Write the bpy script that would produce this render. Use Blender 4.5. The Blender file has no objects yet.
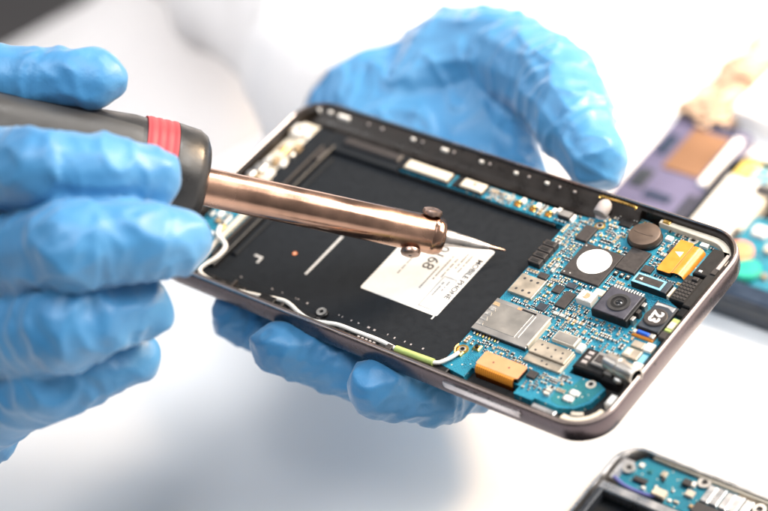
import bpy, bmesh, math, random
import numpy as np
from mathutils import Vector, Matrix, noise

random.seed(7)
S = 0.001                      # everything below is written in millimetres
HP = 80.0                      # height of the held phone's rim above the tabletop
PI = math.pi
scene = bpy.context.scene
col = scene.collection

# ------------------------------------------------------------------ camera frame (phone centred, rim at z = 0)
RIGHT = Vector((0.78210524, 0.59237816, -0.19338952))
DOWN = Vector((0.28909839, -0.61985321, -0.72952321))
FWD = Vector((-0.55202673, 0.51465533, -0.65604602))
CAM = Vector((311.98914959, -310.93255499, 384.4291044))
FPX = 100 / 36 * 768


def at(x, y, d):
    """point of the place seen at photo pixel (x, y), d mm away along the view"""
    return CAM + d * (FWD + RIGHT * ((x - 384) / FPX) + DOWN * ((y - 255.5) / FPX))


def on(x, y, z):
    v = FWD + RIGHT * ((x - 384) / FPX) + DOWN * ((y - 255.5) / FPX)
    return CAM + v * ((z - CAM.z) / v.z)


# ------------------------------------------------------------------ materials
def nt(name):
    m = bpy.data.materials.new(name)
    m.use_nodes = True
    t = m.node_tree
    return m, t, t.nodes['Principled BSDF']


def mat(name, color, rough=0.5, metal=0.0, var=0.12, scale=300, bump=0.0, bscale=None, spec=0.5, coat=0.0,
        rvar=0.1, sss=0.0, trans=0.0):
    m, t, b = nt(name)
    tc = t.nodes.new('ShaderNodeTexCoord')
    n = t.nodes.new('ShaderNodeTexNoise')
    n.inputs['Scale'].default_value = scale
    n.inputs['Detail'].default_value = 5
    t.links.new(tc.outputs['Object'], n.inputs['Vector'])
    r = t.nodes.new('ShaderNodeMapRange')
    r.inputs['From Min'].default_value = 0.3
    r.inputs['From Max'].default_value = 0.7
    r.inputs['To Min'].default_value = 1 - var
    r.inputs['To Max'].default_value = 1 + var
    t.links.new(n.outputs['Fac'], r.inputs['Value'])
    mx = t.nodes.new('ShaderNodeVectorMath')
    mx.operation = 'SCALE'
    mx.inputs[0].default_value = color
    t.links.new(r.outputs['Result'], mx.inputs['Scale'])
    t.links.new(mx.outputs['Vector'], b.inputs['Base Color'])
    rr = t.nodes.new('ShaderNodeMapRange')
    rr.inputs['From Min'].default_value = 0.3
    rr.inputs['From Max'].default_value = 0.7
    rr.inputs['To Min'].default_value = max(0.03, rough - rvar)
    rr.inputs['To Max'].default_value = min(1, rough + rvar)
    t.links.new(n.outputs['Fac'], rr.inputs['Value'])
    t.links.new(rr.outputs['Result'], b.inputs['Roughness'])
    b.inputs['Metallic'].default_value = metal
    b.inputs['Specular IOR Level'].default_value = spec
    b.inputs['Coat Weight'].default_value = coat
    if sss:
        b.inputs['Subsurface Weight'].default_value = sss
        b.inputs['Subsurface Radius'].default_value = (0.004, 0.006, 0.008)
        b.inputs['Subsurface Scale'].default_value = 1
    if trans:
        b.inputs['Transmission Weight'].default_value = trans
    if bump:
        n2 = t.nodes.new('ShaderNodeTexNoise')
        n2.inputs['Scale'].default_value = bscale or scale * 4
        n2.inputs['Detail'].default_value = 6
        t.links.new(tc.outputs['Object'], n2.inputs['Vector'])
        bp = t.nodes.new('ShaderNodeBump')
        bp.inputs['Strength'].default_value = 1
        bp.inputs['Distance'].default_value = bump * S
        t.links.new(n2.outputs['Fac'], bp.inputs['Height'])
        t.links.new(bp.outputs['Normal'], b.inputs['Normal'])
    return m


M = {}
M['bay'] = mat('black bay film', (.0125, .015, .0185), .6, var=.12, scale=500, bump=.012, bscale=2500, spec=.12)
M['black'] = mat('black plastic', (.010, .010, .011), .38, var=.2, scale=500, bump=.02, bscale=1500, spec=.3)
M['blackmatte'] = mat('matte black plastic', (.014, .014, .015), .6, var=.2, scale=700, bump=.03, bscale=3000, spec=.25)
M['rail'] = mat('dark glossy rail', (.014, .010, .008), .32, var=.3, scale=200, bump=.03, bscale=500, spec=.28)
M['chip'] = mat('chip resin', (.036, .032, .032), .5, var=.15, scale=900, bump=.02, bscale=4000, spec=.35)
M['frame'] = mat('anodised mauve frame', (.115, .093, .100), .27, 1.0, var=.04, scale=250, rvar=.02)
M['rim'] = mat('polished rim', (.60, .49, .45), .2, 1.0, var=.05, scale=250)
M['button'] = mat('brushed button metal', (.62, .57, .57), .25, 1.0, var=.06, scale=300)
M['void'] = mat('dark opening', (.002, .002, .002), .9, spec=.05)
M['steel'] = mat('nickel shield', (.62, .58, .53), .36, 1.0, var=.04, scale=260, bump=.006, bscale=900, rvar=.04)
M['steeldull'] = mat('dull steel tray', (.50, .48, .46), .42, 1.0, var=.05, scale=220, bump=.006, bscale=900, rvar=.04)
M['tan'] = mat('tinned shield', (.50, .44, .36), .42, .75, var=.08, scale=260, bump=.02, bscale=700)
M['gold'] = mat('gold plate', (.83, .52, .16), .28, 1.0, var=.1, scale=600)
M['tin'] = mat('solder tin', (.58, .57, .55), .42, 1.0, var=.1, scale=900)
M['white'] = mat('white plastic', (.78, .77, .74), .45, var=.05, scale=400, bump=.02)
M['cream'] = mat('cream plastic', (.62, .56, .46), .5, var=.08, scale=300, bump=.02)
M['ceramic'] = mat('tan ceramic', (.34, .25, .15), .45, var=.15, scale=700)
M['ceramicw'] = mat('pale ceramic', (.50, .46, .40), .45, var=.1, scale=700)
M['flex'] = mat('orange flex film', (.60, .22, .022), .36, var=.12, scale=350, bump=.03, bscale=700, coat=.3)
M['flexpale'] = mat('pale orange stiffener', (.62, .27, .13), .5, var=.06, scale=350, bump=.01)
def flex_lines():
    m, t, b = nt('orange flex with conductors')
    tc = t.nodes.new('ShaderNodeTexCoord')
    w = t.nodes.new('ShaderNodeTexWave')
    w.bands_direction = 'X'
    w.inputs['Scale'].default_value = 480
    w.inputs['Distortion'].default_value = .3
    t.links.new(tc.outputs['Object'], w.inputs['Vector'])
    cr = t.nodes.new('ShaderNodeValToRGB')
    cr.color_ramp.elements[0].color = (.42, .13, .015, 1)
    cr.color_ramp.elements[1].color = (.74, .29, .035, 1)
    cr.color_ramp.elements[1].position = .6
    t.links.new(w.outputs['Fac'], cr.inputs['Fac'])
    t.links.new(cr.outputs['Color'], b.inputs['Base Color'])
    b.inputs['Roughness'].default_value = .34
    return m


M['flexlines'] = flex_lines()
M['green'] = mat('lime green tape', (.40, .50, .16), .4, var=.1, scale=350)
M['cable'] = mat('white coax sheath', (.80, .79, .75), .4, var=.05, scale=350)
M['paper'] = mat('white label paper', (.66, .665, .65), .7, var=.03, scale=500, spec=.15)
M['ink'] = mat('black print ink', (.03, .03, .035), .6, var=.1)
M['inkgrey'] = mat('grey fine print', (.24, .25, .26), .6, var=.3, scale=2500)
M['markgrey'] = mat('light grey screen print', (.50, .50, .49), .5, var=.15, scale=1500)
M['orange'] = mat('orange dot ink', (.85, .22, .06), .5)
M['sticker'] = mat('white round sticker', (.88, .88, .87), .6, var=.02)
M['rubber'] = mat('grey rubber', (.36, .33, .33), .6, var=.1, scale=500)
M['copperdark'] = mat('bronze vibration disc', (.115, .085, .068), .42, .6, var=.12, scale=260)
M['glass'] = mat('dark lens glass', (.006, .007, .010), .06, var=.05, spec=.8, coat=.6)
M['lensring'] = mat('lens ring plastic', (.035, .035, .037), .35)
M['camtop'] = mat('camera housing film', (.065, .065, .085), .36, .2, var=.12, scale=300)
M['blue'] = mat('blue foam cap', (.01, .09, .50), .45)
M['bluetape'] = mat('pale blue tape', (.18, .44, .62), .4, var=.12, scale=300)
M['copper'] = mat('heat tinted barrel steel', (.42, .255, .185), .22, 1.0, var=.35, scale=90, bump=.012, bscale=700, rvar=.09)
M['screw'] = mat('bronze screw', (.42, .30, .25), .38, 1.0, var=.2, scale=500)
M['tip'] = mat('grey iron tip', (.60, .56, .54), .36, .9, var=.2, scale=300, bump=.04, bscale=900)
M['handle'] = mat('black handle plastic', (.020, .020, .021), .36, var=.1, scale=200, bump=.03, bscale=900)
M['handleshine'] = mat('handle highlight grey', (.042, .041, .040), .42, var=.08, scale=120, bump=.03, bscale=900)  # greyer than the handle: its highlight put into the colour
M['red'] = mat('red rubber band', (.38, .045, .055), .55, var=.1, scale=150)
M['redpale'] = mat('pale red ridge', (.75, .22, .22), .4, var=.1)
M['purple'] = mat('violet screen panel', (.105, .10, .18), .4, var=.25, scale=30, spec=.6)
M['brown'] = mat('brown ribbon patch', (.20, .105, .055), .5, var=.2, scale=60)
M['foam'] = mat('beige crumpled paper', (.44, .32, .235), .8, var=.7, scale=90)
M['card'] = mat('white card', (.85, .85, .84), .7, var=.02)
M['yellow'] = mat('yellow tape', (.72, .55, .14), .45)
M['teal'] = mat('green plug', (.02, .38, .28), .4)
M['coral'] = mat('coral disc', (.86, .30, .15), .4)
M['navy'] = mat('dark blue frame', (.022, .04, .075), .35, .3, var=.15)
M['slate'] = mat('slate frame', (.04, .048, .062), .4, .3, var=.15)
M['silver'] = mat('silver bracket', (.70, .70, .71), .32, .9, var=.1, scale=200, bump=.03, bscale=400)
M['violetwire'] = mat('violet cable', (.16, .17, .50), .4)


def pcb_mat(name, c1, c2):
    m, t, b = nt(name)
    tc = t.nodes.new('ShaderNodeTexCoord')
    br = t.nodes.new('ShaderNodeTexBrick')
    br.inputs['Scale'].default_value = 520
    br.inputs['Mortar Size'].default_value = .045
    br.inputs['Color1'].default_value = (*c1, 1)
    br.inputs['Color2'].default_value = (*[a * .6 for a in c1], 1)
    br.inputs['Mortar'].default_value = (*c2, 1)
    nz = t.nodes.new('ShaderNodeTexNoise')
    nz.inputs['Scale'].default_value = 160
    nz.inputs['Detail'].default_value = 2
    t.links.new(tc.outputs['Object'], nz.inputs['Vector'])
    dv = t.nodes.new('ShaderNodeVectorMath')
    dv.operation = 'MULTIPLY_ADD'
    dv.inputs[1].default_value = (.004, .004, 0)
    t.links.new(nz.outputs['Color'], dv.inputs[0])
    t.links.new(tc.outputs['Object'], dv.inputs[2])
    t.links.new(dv.outputs['Vector'], br.inputs['Vector'])
    # copper pours: patches where the mask shows a little lighter
    n = t.nodes.new('ShaderNodeTexVoronoi')
    n.distance = 'CHEBYCHEV'
    n.inputs['Scale'].default_value = 230
    t.links.new(tc.outputs['Object'], n.inputs['Vector'])
    mr = t.nodes.new('ShaderNodeMapRange')
    mr.inputs['From Min'].default_value = .35
    mr.inputs['From Max'].default_value = .36
    t.links.new(n.outputs['Color'], mr.inputs['Value'])
    mx = t.nodes.new('ShaderNodeMixRGB')
    mx.inputs['Color2'].default_value = (*c2, 1)
    sc = t.nodes.new('ShaderNodeMath')
    sc.operation = 'MULTIPLY'
    sc.inputs[1].default_value = .45
    t.links.new(mr.outputs['Result'], sc.inputs[0])
    t.links.new(sc.outputs['Value'], mx.inputs['Fac'])
    t.links.new(br.outputs['Color'], mx.inputs['Color1'])
    # tinned vias and test pads
    v = t.nodes.new('ShaderNodeTexVoronoi')
    v.inputs['Scale'].default_value = 560
    t.links.new(tc.outputs['Object'], v.inputs['Vector'])
    lt = t.nodes.new('ShaderNodeMath')
    lt.operation = 'LESS_THAN'
    lt.inputs[1].default_value = .13
    t.links.new(v.outputs['Distance'], lt.inputs[0])
    m2 = t.nodes.new('ShaderNodeMixRGB')
    m2.inputs['Color2'].default_value = (.62, .58, .46, 1)
    t.links.new(lt.outputs['Value'], m2.inputs['Fac'])
    t.links.new(mx.outputs['Color'], m2.inputs['Color1'])
    t.links.new(m2.outputs['Color'], b.inputs['Base Color'])
    b.inputs['Roughness'].default_value = .36
    bp = t.nodes.new('ShaderNodeBump')
    bp.inputs['Distance'].default_value = .03 * S
    t.links.new(br.outputs['Fac'], bp.inputs['Height'])
    t.links.new(bp.outputs['Normal'], b.inputs['Normal'])
    return m


M['pcb'] = pcb_mat('blue circuit board', (.005, .122, .212), (.021, .235, .35))
M['pcbdark'] = pcb_mat('deep teal circuit board', (.006, .115, .145), (.02, .20, .24))


def glove_mat():
    m, t, b = nt('blue nitrile')
    tc = t.nodes.new('ShaderNodeTexCoord')
    n = t.nodes.new('ShaderNodeTexNoise')
    n.inputs['Scale'].default_value = 70
    n.inputs['Detail'].default_value = 6
    t.links.new(tc.outputs['Object'], n.inputs['Vector'])
    cr = t.nodes.new('ShaderNodeValToRGB')
    cr.color_ramp.elements[0].position = .3
    cr.color_ramp.elements[0].color = (.036, .192, .405, 1)
    cr.color_ramp.elements[1].position = .75
    cr.color_ramp.elements[1].color = (.072, .268, .51, 1)
    t.links.new(n.outputs['Fac'], cr.inputs['Fac'])
    t.links.new(cr.outputs['Color'], b.inputs['Base Color'])
    b.inputs['Roughness'].default_value = .42
    b.inputs['Specular IOR Level'].default_value = .5
    b.inputs['Sheen Weight'].default_value = .35
    b.inputs['Sheen Roughness'].default_value = .4
    f = t.nodes.new('ShaderNodeTexNoise')
    f.inputs['Scale'].default_value = 2600
    f.inputs['Detail'].default_value = 3
    t.links.new(tc.outputs['Object'], f.inputs['Vector'])
    g = t.nodes.new('ShaderNodeTexNoise')
    g.inputs['Scale'].default_value = 190
    g.inputs['Detail'].default_value = 4
    g.inputs['Distortion'].default_value = 1.5
    t.links.new(tc.outputs['Object'], g.inputs['Vector'])
    b1 = t.nodes.new('ShaderNodeBump')
    b1.inputs['Distance'].default_value = .10 * S
    b1.inputs['Strength'].default_value = .6
    t.links.new(f.outputs['Fac'], b1.inputs['Height'])
    b2 = t.nodes.new('ShaderNodeBump')
    b2.inputs['Distance'].default_value = .3 * S
    b2.inputs['Strength'].default_value = .55
    t.links.new(g.outputs['Fac'], b2.inputs['Height'])
    t.links.new(b1.outputs['Normal'], b2.inputs['Normal'])
    mp = t.nodes.new('ShaderNodeMapping')
    mp.inputs['Scale'].default_value = (1.0, .45, .8)
    mp.inputs['Rotation'].default_value = (.3, .5, .7)
    t.links.new(tc.outputs['Object'], mp.inputs['Vector'])
    rg = t.nodes.new('ShaderNodeTexNoise')
    rg.noise_type = 'RIDGED_MULTIFRACTAL'
    rg.inputs['Scale'].default_value = 75
    rg.inputs['Detail'].default_value = 2.5
    rg.inputs['Distortion'].default_value = .8
    t.links.new(mp.outputs['Vector'], rg.inputs['Vector'])
    b3 = t.nodes.new('ShaderNodeBump')
    b3.inputs['Distance'].default_value = 1.1 * S
    b3.inputs['Strength'].default_value = .4
    t.links.new(rg.outputs['Fac'], b3.inputs['Height'])
    t.links.new(b2.outputs['Normal'], b3.inputs['Normal'])
    t.links.new(b3.outputs['Normal'], b.inputs['Normal'])
    return m


M['glove'] = glove_mat()


def cloth_mat():
    m, t, b = nt('white coat cotton')
    tc = t.nodes.new('ShaderNodeTexCoord')
    w = t.nodes.new('ShaderNodeTexNoise')
    w.inputs['Scale'].default_value = 900
    w.inputs['Detail'].default_value = 3
    t.links.new(tc.outputs['Object'], w.inputs['Vector'])
    n = t.nodes.new('ShaderNodeTexNoise')
    n.inputs['Scale'].default_value = 22
    n.inputs['Detail'].default_value = 3
    t.links.new(tc.outputs['Object'], n.inputs['Vector'])
    cr = t.nodes.new('ShaderNodeValToRGB')
    cr.color_ramp.elements[0].color = (.76, .735, .735, 1)
    cr.color_ramp.elements[1].color = (.83, .81, .81, 1)
    t.links.new(n.outputs['Fac'], cr.inputs['Fac'])
    t.links.new(cr.outputs['Color'], b.inputs['Base Color'])
    b.inputs['Roughness'].default_value = .85
    b.inputs['Specular IOR Level'].default_value = .2
    bp = t.nodes.new('ShaderNodeBump')
    bp.inputs['Distance'].default_value = .3 * S
    t.links.new(w.outputs['Fac'], bp.inputs['Height'])
    t.links.new(bp.outputs['Normal'], b.inputs['Normal'])
    return m


M['cloth'] = cloth_mat()
M['table'] = mat('white tabletop laminate', (.90, .90, .905), .4, var=.01, scale=14, bump=.01, bscale=900)
M['floor'] = mat('dark grey floor', (.13, .122, .125), .6, var=.2, scale=4)


# ------------------------------------------------------------------ mesh builder
class MB:
    def __init__(self):
        self.bm = bmesh.new()
        self.mats = []

    def mi(self, m):
        if m not in self.mats:
            self.mats.append(m)
        return self.mats.index(m)

    def rings(self, rings, m, cap0=True, cap1=True, closed=False):
        i = self.mi(m)
        vs = [[self.bm.verts.new(p) for p in r] for r in rings]
        n = len(vs[0])
        k = len(vs)
        for a in range(k if closed else k - 1):
            A, B = vs[a], vs[(a + 1) % k]
            for j in range(n):
                f = self.bm.faces.new((A[j], A[(j + 1) % n], B[(j + 1) % n], B[j]))
                f.material_index = i
        if not closed:
            if cap0:
                self.bm.faces.new(vs[0][::-1]).material_index = i
            if cap1:
                self.bm.faces.new(vs[-1]).material_index = i
        return self

    def prism(self, poly, z0, z1, m, b=0.0, top=None):
        """upright prism of a counter-clockwise polygon with a chamfered top edge"""
        c = inset(poly, b) if b else poly
        self.rings([[(x, y, z0) for x, y in poly], [(x, y, z1 - b) for x, y in poly]] +
                   ([[(x, y, z1) for x, y in c]] if b else []), m, True, not top)
        if top:
            i = self.mi(top)
            vs = [self.bm.verts.new((x, y, z1)) for x, y in c]
            self.bm.faces.new(vs).material_index = i
        return self

    def box(self, u0, u1, v0, v1, z0, z1, m, b=0.0, top=None):
        return self.prism([(u0, v0), (u1, v0), (u1, v1), (u0, v1)], z0, z1, m, b, top)

    def cyl(self, u, v, r, z0, z1, m, n=28, b=0.0, top=None):
        return self.prism([(u + r * math.cos(2 * PI * k / n), v + r * math.sin(2 * PI * k / n)) for k in range(n)],
                          z0, z1, m, b, top)

    def ring(self, u, v, r0, r1, z0, z1, m, n=28):
        c = [(math.cos(2 * PI * k / n), math.sin(2 * PI * k / n)) for k in range(n)]
        R = lambda r, z: [(u + r * x, v + r * y, z) for x, y in c]
        return self.rings([R(r1, z0), R(r1, z1), R(r0, z1), R(r0, z0)], m, closed=True)

    def lathe(self, p0, axis, prof, m, n=40, cap0=True, cap1=True):
        a = Vector(axis).normalized()
        x = a.orthogonal().normalized()
        y = a.cross(x)
        p0 = Vector(p0)
        return self.rings([[p0 + a * t + (x * math.cos(2 * PI * k / n) + y * math.sin(2 * PI * k / n)) * r
                            for k in range(n)] for t, r in prof], m, cap0, cap1)

    def tube(self, pts, r, m, n=10, smooth=True):
        P = [Vector(p) for p in pts]
        if smooth and len(P) > 2:
            Q = []
            for i in range(len(P) - 1):
                a, b, c, d = P[max(i - 1, 0)], P[i], P[i + 1], P[min(i + 2, len(P) - 1)]
                for s in range(6):
                    t = s / 6
                    Q.append(.5 * ((2 * b) + (c - a) * t + (2 * a - 5 * b + 4 * c - d) * t * t +
                                   (3 * b - a - 3 * c + d) * t ** 3))
            P = Q + [P[-1]]
        rings = []
        x = None
        for i, p in enumerate(P):
            t = (P[min(i + 1, len(P) - 1)] - P[max(i - 1, 0)]).normalized()
            x = t.orthogonal().normalized() if x is None else (x - t * x.dot(t)).normalized()
            y = t.cross(x)
            rr = r(i / (len(P) - 1)) if callable(r) else r
            rings.append([p + (x * math.cos(2 * PI * k / n) + y * math.sin(2 * PI * k / n)) * rr for k in range(n)])
        return self.rings(rings, m)

    def text(self, s, size, u, v, z, m, rot=-PI / 2, bold=0.0, align='CENTER'):
        c = bpy.data.curves.new('t', 'FONT')
        c.body = s
        c.size = size
        c.align_x = align
        c.align_y = 'CENTER'
        c.offset = bold
        o = bpy.data.objects.new('t', c)
        col.objects.link(o)
        dg = bpy.context.evaluated_depsgraph_get()
        me = bpy.data.meshes.new_from_object(o.evaluated_get(dg))
        bpy.data.objects.remove(o)
        bpy.data.curves.remove(c)
        i = self.mi(m)
        R = Matrix.Rotation(rot, 4, 'Z')
        vs = [self.bm.verts.new((R @ p.co) + Vector((u, v, z))) for p in me.vertices]
        for p in me.polygons:
            try:
                f = self.bm.faces.new([vs[k] for k in p.vertices])
                f.material_index = i
            except ValueError:
                pass
        bpy.data.meshes.remove(me)
        return self

    def build(self, name, parent=None, origin=(0, 0, 0), angle=35, flip=True):
        o = Vector(origin)
        if flip:
            bmesh.ops.recalc_face_normals(self.bm, faces=self.bm.faces)
        for v in self.bm.verts:
            v.co = (v.co - o) * S
        me = bpy.data.meshes.new(name)
        self.bm.to_mesh(me)
        self.bm.free()
        for m in self.mats:
            me.materials.append(m)
        for p in me.polygons:
            p.use_smooth = True
        me.set_sharp_from_angle(angle=math.radians(angle))
        ob = bpy.data.objects.new(name, me)
        col.objects.link(ob)
        if parent:
            ob.parent = parent
        return ob


def inset(poly, d):
    n = len(poly)
    out = []
    for i in range(n):
        p0, p1, p2 = Vector(poly[i - 1]), Vector(poly[i]), Vector(poly[(i + 1) % n])
        a = (p1 - p0).normalized()
        b = (p2 - p1).normalized()
        na, nb = Vector((-a.y, a.x)), Vector((-b.y, b.x))
        k = na + nb
        k = k / max(.3, 1 + na.dot(nb))
        out.append(tuple(p1 + k * d))
    return out


def rrect(u0, u1, v0, v1, r, n=10):
    out = []
    for cx, cy, a0 in ((u1 - r, v0 + r, -PI / 2), (u1 - r, v1 - r, 0), (u0 + r, v1 - r, PI / 2), (u0 + r, v0 + r, PI)):
        for k in range(n + 1):
            a = a0 + PI / 2 * k / n
            out.append((cx + r * math.cos(a), cy + r * math.sin(a)))
    return out


def empty(name, loc, label, cat, group=None):
    o = bpy.data.objects.new(name, None)
    o.empty_display_size = .01
    o.location = (loc[0] * S, loc[1] * S, (loc[2] + HP) * S)
    col.objects.link(o)
    o['label'] = label
    o['category'] = cat
    if group:
        o['group'] = group
    return o


def top(ob, loc, label=None, cat=None, kind=None, group=None):
    """place a single-mesh top-level object whose mesh was built about loc"""
    ob.location = (loc[0] * S, loc[1] * S, (loc[2] + HP) * S)
    if label:
        ob['label'] = label
        ob['category'] = cat
    if kind:
        ob['kind'] = kind
    if group:
        ob['group'] = group
    return ob


# ------------------------------------------------------------------ setting
mb = MB()
a, b2 = on(-330, 480, -HP), on(560, -45, -HP)
dirv = (b2 - a).normalized()
e0, e1 = a - dirv * 200, b2 + dirv * 900
nrm = Vector((dirv.y, -dirv.x, 0))
poly = [tuple(p.xy) for p in (e0, e0 + nrm * 1300, e1 + nrm * 1300, e1)]
mb.prism(poly, -HP - 25, -HP, M['table'], b=2)
top(mb.build('tabletop', None, (0, 0, -HP)), (0, 0, -HP), kind='structure')
mb = MB()
mb.box(-4000, 4000, -4000, 4000, -HP - 760, -HP - 750, M['floor'])
top(mb.build('floor', None, (0, 0, -HP - 750)), (0, 0, -HP - 750), kind='structure')

# ================================================================== THE OPENED PHONE
PO = (0, 0, -7.5)
phone = empty('opened_phone', PO, 'opened phone with its back off, held up in the gloved hand under the iron tip', 'phone')


def part(mb, name, parent=None, **k):
    o = mb.build(name, parent or phone, PO, **k)
    return o


L, W = 76.5, 39.23
RC = 11.0
# frame: one profile swept round the rounded rectangle
prof = [(1.2, -7.5), (.35, -6.9), (0, -5.9), (0, -1.5), (.28, -.75)]
prof2 = [(.28, -.75), (.36, -.62), (.5, -.1), (.62, 0), (.95, 0), (1.15, -.25)]
prof3 = [(1.15, -.25), (1.5, -.9), (2.1, -1.2), (2.2, -7.0), (1.2, -7.5)]


def fr(d, z):
    return [(x, y, z) for x, y in rrect(-L + d, L - d, -W + d, W - d, RC - d, 12)]


mb = MB()
mb.rings([fr(*p) for p in prof], M['frame'], False, False)
mb.rings([fr(*p) for p in prof2], M['rim'], False, False)
mb.rings([fr(*p) for p in prof3], M['rail'], False, False)
bmesh.ops.remove_doubles(mb.bm, verts=mb.bm.verts, dist=.001)
frame = part(mb, 'frame')
# side button on the near wall
mb = MB()
mb.rings([[(30 + (dx if dx >= 0 else 0), -W - y, z) for dx, z in []] for y in ()] or
         [[(u, -W - y, z) for u, z in rrect(30 + i, 54.5 - i, -4.3 + i, -1.9 - i, .8, 5)]
          for y, i in ((-.3, 0), (.35, 0), (.55, .22))], M['button'])
part(mb, 'side_button', frame)
for (u0, z0, r) in ((16.5, -3.0, .75),):
    mb = MB()
    mb.lathe((L - .2, u0, z0), (1, 0, 0), [(0, r), (.23, r)], M['black'], 20)
    part(mb, 'microphone_hole', frame)
mb = MB()
mb.lathe((L - .2, -10.5, -1.7), (1, 0, 0), [(0, .38), (.23, .38)], M['black'], 14)
part(mb, 'pin_hole', frame)
# chassis plate
mb = MB()
mb.prism(rrect(-L + 2.0, L - 2.0, -W + 2.0, W - 2.0, RC - 2, 10), -7.2, -5.9, M['blackmatte'])
part(mb, 'chassis')
# pale corner linings
mb = MB()


def corner_strip(cx, cy, a0, a1, r0, r1, z0, z1, m, n=14):
    P = [(cx + r1 * math.cos(a0 + (a1 - a0) * k / n), cy + r1 * math.sin(a0 + (a1 - a0) * k / n)) for k in range(n + 1)]
    Q = [(cx + r0 * math.cos(a0 + (a1 - a0) * k / n), cy + r0 * math.sin(a0 + (a1 - a0) * k / n)) for k in range(n + 1)]
    mb.prism(P + Q[::-1], z0, z1, m, .15)


_c = (L - RC, W - RC)
_arc = lambda r: [(_c[0] + r * math.cos(PI / 2 * k / 14), _c[1] + r * math.sin(PI / 2 * k / 14)) for k in range(15)]
mb.prism(_arc(8.9) + [(49, 37.13), (49, 35.7), (56, 35.4)] + _arc(6.9)[::-1], -5.9, -2.0, M['cream'], .15)
mb.box(50, 52.2, 35.9, 36.9, -2.0, -1.5, M['gold'], .1)
part(mb, 'corner_lining')
mb = MB()
corner_strip(L - RC, -W + RC, -1.75, -.15, 6.4, 8.7, -5.9, -2.5, M['cream'])
corner_strip(L - RC, -W + RC, -1.45, -.9, 5.2, 6.3, -5.9, -2.0, M['ceramicw'])
mb.box(55.5, 62.5, -36.8, -35.0, -5.9, -2.3, M['silver'], .2)
mb.box(72.0, 74.0, -27.5, -24.0, -5.9, -1.6, M['white'], .5)
part(mb, 'corner_lining')

# ---------------- battery bay
mb = MB()
mb.box(-57.5, 24.6, -31, 24.2, -5.9, -5.2, M['bay'])
bay = part(mb, 'battery_bay')
mb = MB()   # ridge left of the bay, step plate beyond it
mb.box(-60.2, -57.5, -31, 26, -5.9, -3.4, M['black'], .3)
mb.box(-61.0, -60.4, -28, 24, -5.9, -2.9, M['chip'], .15)
mb.box(-67.5, -61.2, -8.5, 31, -5.9, -3.7, M['bay'], .2)
mb.box(-57.3, -55.2, -24, 22, -5.2, -4.5, M['bay'], .3)
mb.box(-59.5, -57.8, 18, 23, -3.4, -2.8, M['chip'], .2)
part(mb, 'bay_ridge')
mb = MB()   # near rail with clips
mb.box(-62, 24.2, -34.0, -31.0, -5.9, -4.3, M['bay'], .4)
mb.box(-62, 28, -37.0, -34.0, -5.9, -3.5, M['black'], .25)
rr = random.Random(3)
for k in range(26):
    u = -60 + k * 2.9 + rr.uniform(-.6, .6)
    w = rr.uniform(.8, 2.4)
    mb.box(u, u + w, -36.8, -36.8 + rr.uniform(1, 2.4), -3.5, -3.5 + rr.uniform(.25, .8), M['blackmatte'] if k % 3 else M['chip'], .1)
mb.box(-46.6, -45.9, -36.6, -33.5, -3.4, -2.3, M['chip'], .1)
mb.box(-36, -30.5, -36.8, -34.3, -3.5, -2.2, M['black'], .25)
mb.box(-28.5, -27.5, -36.5, -34.6, -3.5, -2.4, M['chip'], .2)
for k in range(5):
    mb.box(-1 + k * 1.3, -.3 + k * 1.3, -36.6, -35.7, -2.9, -2.5, M['rubber'], .08)
mb.box(8.5, 10.4, -36.6, -34.6, -3.5, -2.2, M['chip'], .2)
part(mb, 'antenna_rail')
mb = MB()   # far rail: sloping dark wall with small white clips
mb.rings([[(u, 37.1, -6.0), (u, 37.1, -.95), (u, 36.2, -1.2), (u, 34.6, -3.3), (u, 31.6, -4.2), (u, 31.6, -6.0)]
          for u in (-74.2, -50, -20, 10, 27.5, 43)], M['rail'])
rail = part(mb, 'far_rail', angle=50)
for (u, w, h) in ((-72.0, 3.6, 1.6), (-66.6, 1.4, .9), (-61.2, 4.2, 1.5), (-52, .8, .5), (-46.8, .9, .6), (-35.2, 1.4, .8), (-31.8, .7, .5), (-23.6, 2.3, .9),
                  (-20.4, .7, .5), (-10.5, 1.3, .7), (-7.6, .7, .5), (1.6, 1.3, .7), (6.0, .7, .5), (12.2, 1.3, .7), (16.5, .6, .5), (21.5, .9, .5)):
    mb = MB()
    mb.box(u - w / 2, u + w / 2, 36.15 - h * .6, 36.35, -2.9, -1.05, M['white'] if w > 1.2 else M['rubber'], .12)
    part(mb, 'rail_clip', rail)
mb = MB()
mb.cyl(32.2, 33.6, 2.3, -5.9, -3.6, M['rubber'], b=.3)
mb.lathe((32.2, 32.0, -2.4), (0, 1, .25), [(0, 1.9), (.4, 2.1), (3.2, 2.0), (4.2, 1.5), (4.8, .7)], M['rubber'], 24)
part(mb, 'rubber_bung')
mb = MB()
mb.tube([(29.5, 36.6, -1.2), (30.2, 37.2, -.75), (40.0, 37.2, -.75), (41.0, 36.7, -1.3), (41.0, 36.0, -2.3), (37, 35.9, -2.6)], .33, M['gold'])
part(mb, 'antenna_spring')
mb = MB()   # black lip along the far side of the bay
mb.box(-62, -33, 24.2, 31.5, -5.9, -3.8, M['bay'], .35)
mb.box(-56, -35, 27.4, 30.5, -3.8, -2.9, M['chip'], .5)
mb.box(-57.5, 22, 24.25, 24.9, -5.9, -4.0, M['black'], .15)
part(mb, 'bay_lip')

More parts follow.
